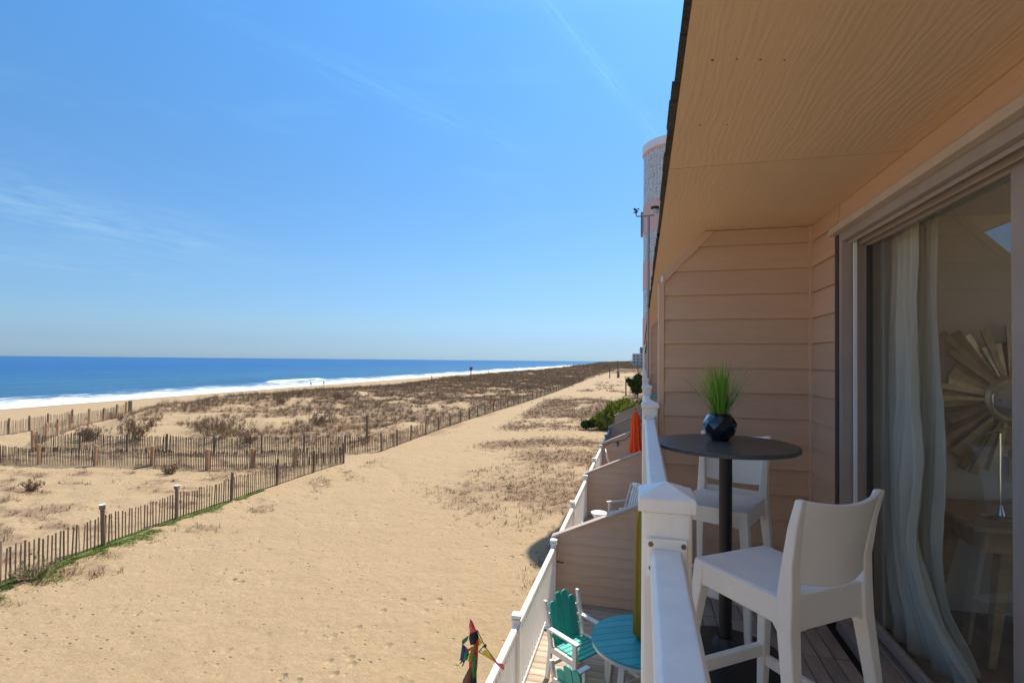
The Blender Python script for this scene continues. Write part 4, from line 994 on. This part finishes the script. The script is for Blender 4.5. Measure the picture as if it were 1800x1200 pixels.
for k in range(60):
    a = 2*math.pi*k/60; L_ = rr.choice([.34, .44, .53, .57, .49]); w0, w1 = .008, rr.uniform(.018, .030); d = Vector((math.cos(a), 0, math.sin(a))); s_ = Vector((-math.sin(a), 0, math.cos(a)))
    y0_ = -.02-rr.uniform(0, .045); tl_ = rr.uniform(-.35, .35)
    q = lambda r_, w_: [d*r_-s_*w_+Vector((0, y0_+tl_*w_, 0)), d*r_+s_*w_+Vector((0, y0_-tl_*w_, 0)), d*r_+s_*w_+Vector((0, y0_+.012-tl_*w_, 0)), d*r_-s_*w_+Vector((0, y0_+.012+tl_*w_, 0))]
    obj('ray', MB().loft([q(.12, w0), q(L_, w1)]), M_gold, sm)
def disc_y(rs, n_=40):
    mb = MB(); secs = []
    for r_, y in rs: secs.append([(r_*math.cos(2*math.pi*k/n_), y, r_*math.sin(2*math.pi*k/n_)) for k in range(n_)])
    return mb.loft(secs)
obj('mirror_frame', disc_y([(.14, -.01), (.145, -.06), (.125, -.072), (.12, -.06)]), M_gold, sm, smooth=True, ang=40)
obj('mirror_disc', disc_y([(.119, -.055), (.10, -.062), (.05, -.068), (.002, -.070)]), M_mirror, sm, smooth=True)
M_oak = mat('light_oak', (.50, .37, .24), .5, nscale=5, namt=.2, stretch=(.3, 3, 3))
dk = thing('console_desk', 'light oak desk with splayed legs and a drawer under the sunburst mirror', 'desk', (2.2, 3.35, DK-.02))
obj('desktop', MB().box(-.60, .75, -.30, .32, .665, .69), M_oak, dk, bevel=.004)
obj('apron', MB().box(-.55, .70, -.265, .285, .56, .6645), M_oak, dk)
dw = obj('drawer', MB().box(-.02, .50, -.278, -.2655, .572, .655), M_oak, dk, bevel=.002)
obj('knob', MB().tube([(.24, -.278, .613), (.24, -.298, .613)], .010, 10), M_metal, dw)
for sx_ in (-1, 1):
    for sy_ in (-1, 1):
        cx, cy = .075+sx_*.52, .01+sy_*.22
        obj('leg', MB().loft([[(cx+sx_*.09+a*.016, cy+sy_*.05+b_*.016, 0) for a, b_ in ((-1, -1), (1, -1), (1, 1), (-1, 1))], [(cx+a*.030, cy+b_*.030, .56) for a, b_ in ((-1, -1), (1, -1), (1, 1), (-1, 1))]]), M_oak, dk)
lm = thing('desk_lamp', 'thin chrome stem lamp with round base on the oak desk', 'lamp', (1.80, 3.25, DK-.02+.6905))
M_chrome = mat('chrome', (.7, .7, .7), .12, 1.0)
obj('base', MB().lathe([(.08, 0), (.08, .006), (.02, .02), (.012, .05), (.006, .07)], 32), M_chrome, lm, smooth=True, ang=40)
obj('stem', MB().tube([(0, 0, .05), (0, 0, .44)], .005, 8), M_chrome, lm)
obj('arm', MB().tube([(-.06, 0, .44), (0, 0, .455), (.34, .05, .56)], .005, 8), M_chrome, lm)
obj('head', MB().lathe([(.022, -.01), (.03, .0), (.022, .012)], 16, (.34, .05, .56)), M_chrome, lm)

# ------------------------------------------------------------------ lower decks
M_teal = mat('teal_poly_lumber', (.03, .40, .33), .5, nscale=5, namt=.08, rnd=.06)
M_teal2 = mat('teal_table_slat', (.035, .36, .35), .45, nscale=5, namt=.08, rnd=.06)
M_wpoly = mat('white_poly_lumber', (.72, .70, .66), .5, rnd=.03)
def umbrella(x, y, zb, zt_, zg, label, rgb, r_, tie=None):
    t_ = thing('closed_umbrella', label, 'umbrella', (x, y, zg), 0)
    m_ = mat('canvas_'+label.split()[1], rgb, .85, nscale=12, namt=.12)
    nn = 64; secs = []; H_ = zt_-zb; rr = random.Random(len(label)); ph = [rr.uniform(0, 6) for _ in range(4)]
    prof = [(0, .97), (.05, 1.0), (.15, .92), (.3, .80), (.5, .78), (.62, .80), (.7, .62), (.74, .86), (.84, .62), (.95, .36), (1.0, .12)] if tie else [(0, .70), (.03, 1.0), (.2, .98), (.4, .95), (.7, .93), (.9, .85), (1, .5)]
    for f_, q in prof:
        amp = .22*(1-f_*.6)
        secs.append([(q*r_*(1+amp*math.sin(8*a+ph[0]+1.2*f_)*.7+amp*.35*math.sin(13*a+ph[1]-2*f_))*math.cos(a), q*r_*(1+amp*math.sin(8*a+ph[0]+1.2*f_)*.7+amp*.35*math.sin(13*a+ph[1]-2*f_))*math.sin(a), zb-zg+f_*H_) for a in [2*math.pi*k/nn for k in range(nn)]])
    mb = MB().loft(secs); obj('canopy', mb, m_, t_, smooth=True, ang=70)
    obj('pole', MB().tube([(0, 0, .0), (0, 0, zt_-zg+.02)], .019, 12), M_wpoly, t_)
    obj('finial', MB().lathe([(.015, 0), (.025, .03), (.004, .07)], 12, (0, 0, zt_-zg-.0)), M_metal, t_)
    if tie: obj('tie_strap', MB().lathe([(r_*.68, -.02), (r_*.72, 0), (r_*.68, .02)], 24, (0, 0, zb-zg+.70*H_)), m_, t_)
    return t_
# teal round table
tt = thing('patio_table', 'round teal slatted patio table with white frame around the closed yellow umbrella', 'table', (0.02, 6.62, LD))
rT = .62; n_s = 9; pw = 2*rT/n_s; zt_ = .79
outl = [(rT*math.cos(a), rT*math.sin(a)) for a in np.linspace(0, 2*math.pi, 65)[:-1]]
for k in range(n_s):
    q = clip(outl, -rT+k*pw+.003, -rT+(k+1)*pw-.003, 1)
    if len(q) > 2:
        an = .45; rot = lambda p: (p[0]*math.cos(an)-p[1]*math.sin(an), p[0]*math.sin(an)+p[1]*math.cos(an))
        obj('table_slat', MB().poly([(*rot(p), zt_) for p in q], (0, 0, -.022)), M_teal2, tt, bevel=.002)
secs = []
obj('table_rim', MB().lathe([(.59, zt_-.075), (.61, zt_-.07), (.61, zt_-.0235), (.585, zt_-.023)], 64), M_wpoly, tt, smooth=True, ang=40)
for k in range(4):
    a = math.pi/4+k*math.pi/2+.2; obj('leg', MB().bar((.50*math.cos(a), .50*math.sin(a), 0), (.40*math.cos(a), .40*math.sin(a), zt_-.077), .08, .04, up=(math.cos(a), math.sin(a), 0)), M_wpoly, tt)
obj('stretcher', MB().bar((-.36, -.3, .3), (.36, .3, .3), .03, .07), M_wpoly, tt); obj('stretcher', MB().bar((-.3, .36, .3), (.3, -.36, .3), .03, .06), M_wpoly, tt)
obj('umbrella_base', MB().lathe([(.22, .0), (.22, .04), (.05, .06), (.04, .2)], 32), M_black, tt)
umbrella(0.02, 6.62, -3.36, -1.79, LD+.06, 'closed olive yellow umbrella standing through the teal table', (.30, .205, .02), .105)

def patio_chair(loc, rz, label, m_sl, m_fr, group, name='patio_chair', scallop=True, nback=4, bh=1.08, sh=.45, w_=.50, rocker=False):
    t_ = thing(name, label, 'chair', loc, rz, group)
    bw = (w_-.04)/nback
    tilt = .22 if not rocker else .30
    yb_ = -.20
    def bp_(x, z, off=0): # back plane point
        return (x, yb_-(z-sh)*tilt+off, z)
    for k in range(nback):
        x = -w_/2+.02+bw*(k+.5); e = abs(k-(nback-1)/2)/((nback-1)/2); top = bh-.10*e*e if scallop else bh-.09
        hw = bw/2-.004 if scallop else bw/2-.016
        out_ = [(x-hw, sh-.02), (x+hw, sh-.02)]+([(x+hw*math.cos(a), top-.05+.05*math.sin(a)) for a in np.linspace(0, math.pi, 9)] if scallop else [(x+hw, top), (x-hw, top)])
        mb = MB().poly([bp_(a, z) for a, z in out_], (0, -.022, -.004)); obj('back_slat', mb, m_sl, t_, bevel=.003)
    ns = 6
    for k in range(ns):
        y = -.19+.46*(k+.5)/ns; obj('seat_slat', MB().box(-w_/2, w_/2, y-.033, y+.033, sh-.022, sh+.0), m_sl, t_, bevel=.003)
    for sx_ in (-1, 1):
        x = sx_*(w_/2+.045)
        obj('rear_leg', MB().loft([[(x-.018, -.30, 0), (x+.018, -.30, 0), (x+.018, -.235, 0), (x-.018, -.235, 0)], [(x-.018, -.235, sh), (x+.018, -.235, sh), (x+.018, -.17, sh), (x-.018, -.17, sh)],
              [(x-.018, -.235-(bh-.1-sh)*tilt, bh-.06), (x+.018, -.235-(bh-.1-sh)*tilt, bh-.06), (x+.018, -.19-(bh-.1-sh)*tilt, bh-.06), (x-.018, -.19-(bh-.1-sh)*tilt, bh-.06)]]), m_fr, t_, bevel=.006)
        obj('front_leg', MB().box(x-.018, x+.018, .21, .275, 0, sh+.20), m_fr, t_, bevel=.004)
        obj('arm', MB().loft([[(x-.035+sx_*.01, y, sh+.205), (x+.035+sx_*.01, y, sh+.205), (x+.035+sx_*.01, y, sh+.23), (x-.035+sx_*.01, y, sh+.23)] for y in (-.30, 0, .31)]), m_fr, t_, bevel=.008)
        obj('seat_rail', MB().box(x-.015, x+.015, -.23, .2095, sh-.08, sh-.005), m_fr, t_)
        if rocker:
            pts = [(x, -.48+1.0*f_, -.0+.09*(2*f_-1)**2-.012) for f_ in np.linspace(0, 1, 12)]
            obj('rocker', MB().loft([[(p[0]-.016, p[1], p[2]), (p[0]+.016, p[1], p[2]), (p[0]+.016, p[1], p[2]+.05), (p[0]-.016, p[1], p[2]+.05)] for p in pts]), m_fr, t_)
    obj('back_rail', MB().poly([bp_(-w_/2-.025, bh-.30, -.024), bp_(w_/2+.025, bh-.30, -.024), bp_(w_/2+.025, bh-.24, -.024), bp_(-w_/2-.025, bh-.24, -.024)], (0, -.02, 0)), m_fr, t_)
    obj('back_rail', MB().poly([bp_(-w_/2-.025, sh+.06, -.024), bp_(w_/2+.025, sh+.06, -.024), bp_(w_/2+.025, sh+.12, -.024), bp_(-w_/2-.025, sh+.12, -.024)], (0, -.02, 0)), m_fr, t_)
    if not scallop:
        n8 = 10
        top_ = [(-w_/2-.02+(w_+.04)*k/n8, bh-.035+.035*math.sin(math.pi*k/n8)) for k in range(n8+1)]
        obj('crest_rail', MB().poly([bp_(a, z, .003) for a, z in top_]+[bp_(w_/2+.02, bh-.10, .003), bp_(-w_/2-.02, bh-.10, .003)], (0, -.026, -.004)), m_fr, t_, bevel=.004)
        obj('handle_slot', MB().box(-.06, .06, bp_(0, bh-.05)[1]+.000, bp_(0, bh-.05)[1]+.0045, bh-.062, bh-.04), M_under, t_)
    obj('stretcher', MB().bar((-w_/2-.03, -.22, .20), (w_/2+.03, -.22, .20), .03, .05), m_fr, t_)
    return t_
GT = 'teal and white patio chairs around the teal table'
patio_chair((-.80, 6.92, LD), place_angle(.78, -.62), 'teal patio chair with white frame, between the deck railing and the teal table', M_teal, M_wpoly, GT, bh=1.05)
patio_chair((-.50, 5.66, LD), place_angle(.55, .83), 'teal patio chair with its scalloped back to the camera, lower edge of the photo', M_teal, M_wpoly, GT, bh=1.05)
patio_chair((-.42, 13.25, LD), place_angle(-.85, -.53), 'white slatted rocking chair on the lower deck behind the sloping cap', M_wpoly, M_wpoly, None, 'rocking_chair', False, 5, 1.12, .42, .52, True)
st_ = thing('side_table', 'small white hourglass side table beside the rocking chair', 'table', (-1.02, 13.05, LD))
obj('top', MB().lathe([(.19, .42), (.195, .43), (.195, .445), (.18, .45)], 40), M_white, st_, smooth=True, ang=40)
obj('pedestal', MB().lathe([(.14, 0), (.13, .05), (.07, .18), (.075, .24), (.17, .40), (.185, .4195)], 40), M_white, st_, smooth=True, ang=40)
umbrella(-.20, 17.5, -2.98, -1.62, LD, 'closed orange umbrella on the lower deck near the string lights', (.80, .085, .012), .20, True)
patio_chair((-.75, 17.3, LD), place_angle(1, .1), 'white chair mostly hidden behind the third sloping cap', M_wpoly, M_wpoly, None, 'patio_chair', False, 6, 1.3, .42, .5)
# string lights on the party wall at y = 19.46
sl_ = thing('string_lights', 'string of black socket bulbs drooping across the taupe party wall by the orange umbrella', 'string lights', (0, 19.40, 0))
k_ = [(-1.35, -3.12), (-1.1, -2.98), (-.85, -2.92), (-.6, -2.86), (-.35, -2.62), (-.1, -2.40), (.3, -2.3)]
obj('cable', MB().tube([(x, 0, z) for x, z in k_], .012, 6), M_black, sl_)
for x, z in ((-.87, -2.93), (-.28, -2.56)):
    s_ = obj('socket', MB().lathe([(.025, 0), (.03, -.08)], 10, (x, 0, z)), M_black, sl_)
    obj('bulb', MB().lathe([(.028, -.08), (.05, -.14), (.04, -.18), (.005, -.20)], 12, (x, 0, z)), mat('bulb_glass', (.25, .24, .22), .1), s_)
# teal bar table on the next balcony
bt = thing('side_table', 'round teal table on the next balcony, a sliver past the party wall', 'table', (.40, 7.25, DK))
obj('tabletop', MB().lathe([(.29, .98), (.29, 1.015)], 40), M_teal, bt); obj('pole', MB().tube([(0, 0, 0.03), (0, 0, .98)], .03, 12), M_wpoly, bt); obj('base', MB().lathe([(.24, 0), (.24, .03)], 24), M_wpoly, bt)
# bits on the facade
tag(obj('wall_hook', MB().tube([(-1.42, 9.0, -3.46), (-1.36, 8.97, -3.46), (-1.30, 8.96, -3.46)], .012, 6), M_black), 'short black hook on the outer end of the lower party wall', 'hook')
fl = thing('flood_light', 'small white round flood light at the notch of the party wall', 'light', (.135, 3.80, .575))
obj('housing', MB().lathe([(.006, .018), (.010, .006), (.010, -.018), (.005, -.024)], 16), M_white, fl, smooth=True, ang=40)
cb = thing('antenna_bracket', 'small black angled antenna bracket beside the weather station pole', 'antenna', (.085, 9.35, .27))
obj('arm', MB().tube([(0.03, 0, -.12), (-.03, 0, -.02), (.015, 0, .0)], .012, 6), M_black, cb)
obj('panel', MB().poly([(-.045, -.02, -.14), (-.025, -.02, -.14), (.005, -.02, .10), (-.015, -.02, .10)], (0, .03, 0)), M_black, cb)
ws = thing('weather_station', 'weather station with white sensor shield and black wind vane on a tall thin pole', 'weather station', (.092, 9.25, DK+.9))
zt_ = 2.50-(DK+.9)
obj('pole', MB().tube([(0, 0, 0), (0, 0, zt_)], .021, 12), mat('galvanised_pole', (.40, .35, .31), .45, .3), ws)
s_ = MB()
for k in range(6): s_.lathe([(.058, zt_+.0+k*.016), (.062, zt_+.004+k*.016), (.050, zt_+.013+k*.016)], 20, (.105, 0, 0))
obj('sensor_shield', s_, M_white, ws)
obj('rain_cup', MB().lathe([(.068, zt_+.098), (.072, zt_+.12), (.072, zt_+.135)], 24, (.105, 0, 0)), M_black, ws)
obj('arm', MB().tube([(.09, 0, zt_+.0), (0, 0, zt_-.01), (-.20, 0, zt_-.01), (-.215, 0, zt_+.05)], .011, 8), M_black, ws)
va = obj('wind_vane', MB().poly([(-.26, -.003, zt_+.05), (-.19, -.003, zt_+.05), (-.17, -.003, zt_+.08), (-.20, -.003, zt_+.09), (-.24, -.003, zt_+.07)], (0, .006, 0)).lathe([(.02, 0), (.02, .02)], 10, (-.215, 0, zt_+.09)), M_black, ws)
for k in range(3):
    a = k*2.09; obj('wind_cup', MB().lathe([(.003, 0), (.018, .008), (.02, .02)], 10, (-.215+.04*math.cos(a), .04*math.sin(a), zt_+.10)), M_black, ws)

# ------------------------------------------------------------------ parrot windsock on the lower railing
wk = thing('parrot_windsock', 'colourful parrot shaped cloth windsock with red beak and yellow wing by the lower railing', 'windsock', (-1.365, 4.31, -2.75), R(14))
CL = {k: mat('nylon_'+k, c, .6) for k, c in dict(red=(.55, .04, .045), pink=(.72, .16, .18), black=(.012, .012, .014), yellow=(.80, .62, .03), olive=(.30, .24, .02), green=(.02, .22, .07), blue=(.015, .05, .16), navy=(.01, .02, .06), brown=(.22, .09, .04)).items()}
def cloth(name, pts, c, y=0, bulge=.015, parent=wk):
    """nylon panel sewn with a little volume: outline (x, z) around a ridge"""
    cx = sum(p[0] for p in pts)/len(pts); cz = sum(p[1] for p in pts)/len(pts); mb = MB(); n_ = len(pts)
    vs = [(x, y, z) for x, z in pts]+[(cx, y-bulge, cz), (cx, y+bulge, cz)]
    mb.add(vs, [(i, (i+1) % n_, n_) for i in range(n_)]+[((i+1) % n_, i, n_+1) for i in range(n_)]); return obj(name, mb, CL[c], parent)
PX = 4.35/920*.985
def q_(pts, x0=836, y0=1200): return [((x-x0)*PX, (y0-y)*PX) for x, y in pts]
cloth('beak', q_([(824, 1084), (828, 1088), (836, 1106), (824, 1112), (822, 1098)]), 'pink', -.01, .03)
cloth('beak_edge', q_([(824.5, 1083), (828, 1086), (835, 1101), (833, 1105), (826, 1093)]), 'red', -.03, .01)
cloth('head', q_([(823, 1112), (836, 1105), (840, 1118), (837, 1130), (825, 1134), (822, 1122)]), 'black', 0, .04)
cloth('throat', q_([(836, 1106), (840, 1118), (839, 1146), (834, 1148), (830, 1136)]), 'red', .01, .03)
cloth('chest', q_([(830, 1134), (835, 1130), (833, 1150), (826, 1162), (821, 1160), (826, 1140)]), 'olive', -.02, .03)
cloth('body', q_([(833, 1148), (839, 1146), (838, 1172), (835, 1200), (824, 1205), (822, 1165)]), 'red', .02, .05)
cloth('wing', q_([(822, 1117), (819, 1126), (812, 1133), (809, 1131), (809, 1126), (818, 1119)]), 'green', .01, .01)
cloth('wing', q_([(810, 1130), (816, 1136), (822, 1142), (820, 1156), (812, 1165), (806, 1160)]), 'blue', .0, .02)
cloth('wing', q_([(816, 1140), (824, 1146), (820, 1158), (812, 1160)]), 'green', -.02, .02)
cloth('wing_feather', q_([(807, 1156), (810, 1157), (808, 1161), (805, 1161)]), 'navy', 0, .005)
cloth('wing_feather', q_([(811, 1158), (815, 1158), (808, 1167), (805, 1168)]), 'navy', 0, .005)
cloth('wing_feather', q_([(815, 1157), (818, 1156), (812, 1171), (809, 1173)]), 'navy', 0, .005)
cloth('breast_band', q_([(816, 1136), (822, 1139), (830, 1130), (829, 1135), (822, 1143)]), 'red', -.03, .005)
cloth('tail', q_([(830, 1150), (837, 1152), (836, 1180), (831, 1200), (828, 1176)]), 'green', -.02, .03)
cloth('tail', q_([(824, 1172), (830, 1176), (826, 1215), (806, 1225), (812, 1196)]), 'brown', .0, .04)
cloth('tail', q_([(829, 1178), (835, 1176), (833, 1230), (824, 1228)]), 'navy', -.01, .03)
cloth('side_wing', q_([(838, 1116), (847, 1130), (839, 1138)]), 'yellow', .01, .004)
cloth('side_wing', q_([(852, 1142), (862, 1153), (868, 1162), (845, 1150)]), 'yellow', .01, .004)
cloth('side_wing_tip', q_([(861, 1152), (874, 1166), (884, 1168), (888, 1172), (887, 1180), (880, 1176), (868, 1164)]), 'pink', .012, .004)
for a, b_ in (((837, 1108), (853, 1140)), ((853, 1140), (874, 1167)), ((840, 1147), (868, 1163)), ((840, 1147), (852, 1133)), ((830, 1100), (838, 1230))):
    pa, pb = q_([a, b_]); obj('spar', MB().tube([(pa[0], .015, pa[1]), (pb[0], .015, pb[1])], .004, 6), M_black, wk)
obj('hub', MB().tube([(q_([(852, 1134)])[0][0], 0, q_([(852, 1134)])[0][1]), (q_([(851, 1138)])[0][0], .02, q_([(851, 1138)])[0][1])], .014, 8), M_black, wk)
obj('pole', MB().tube([(0.006, .02, -.75), (-.01, .02, .22)], .010, 8), M_black, wk)

# ------------------------------------------------------------------ near fence litter on the sand
rr = random.Random(11)
dw_ = MB()
for k in range(60):
    x = rr.uniform(-50, -1.8); y = rr.uniform(9, 30) ; a = rr.uniform(0, 3.14); L_ = rr.uniform(.1, .45); z = gz1(x, y)+.01
    if x < -18.6 or x > -4: dw_.tube([(x, y, z), (x+L_*.5*math.cos(a)+.03, y+L_*.5*math.sin(a), z+.02), (x+L_*math.cos(a), y+L_*math.sin(a), z)], [.008, .007, .004], 4)
o = obj('driftwood_twigs', dw_, M_post, kind='stuff'); o['label'] = 'grey driftwood twigs lying scattered on the sand'; o['category'] = 'twigs'
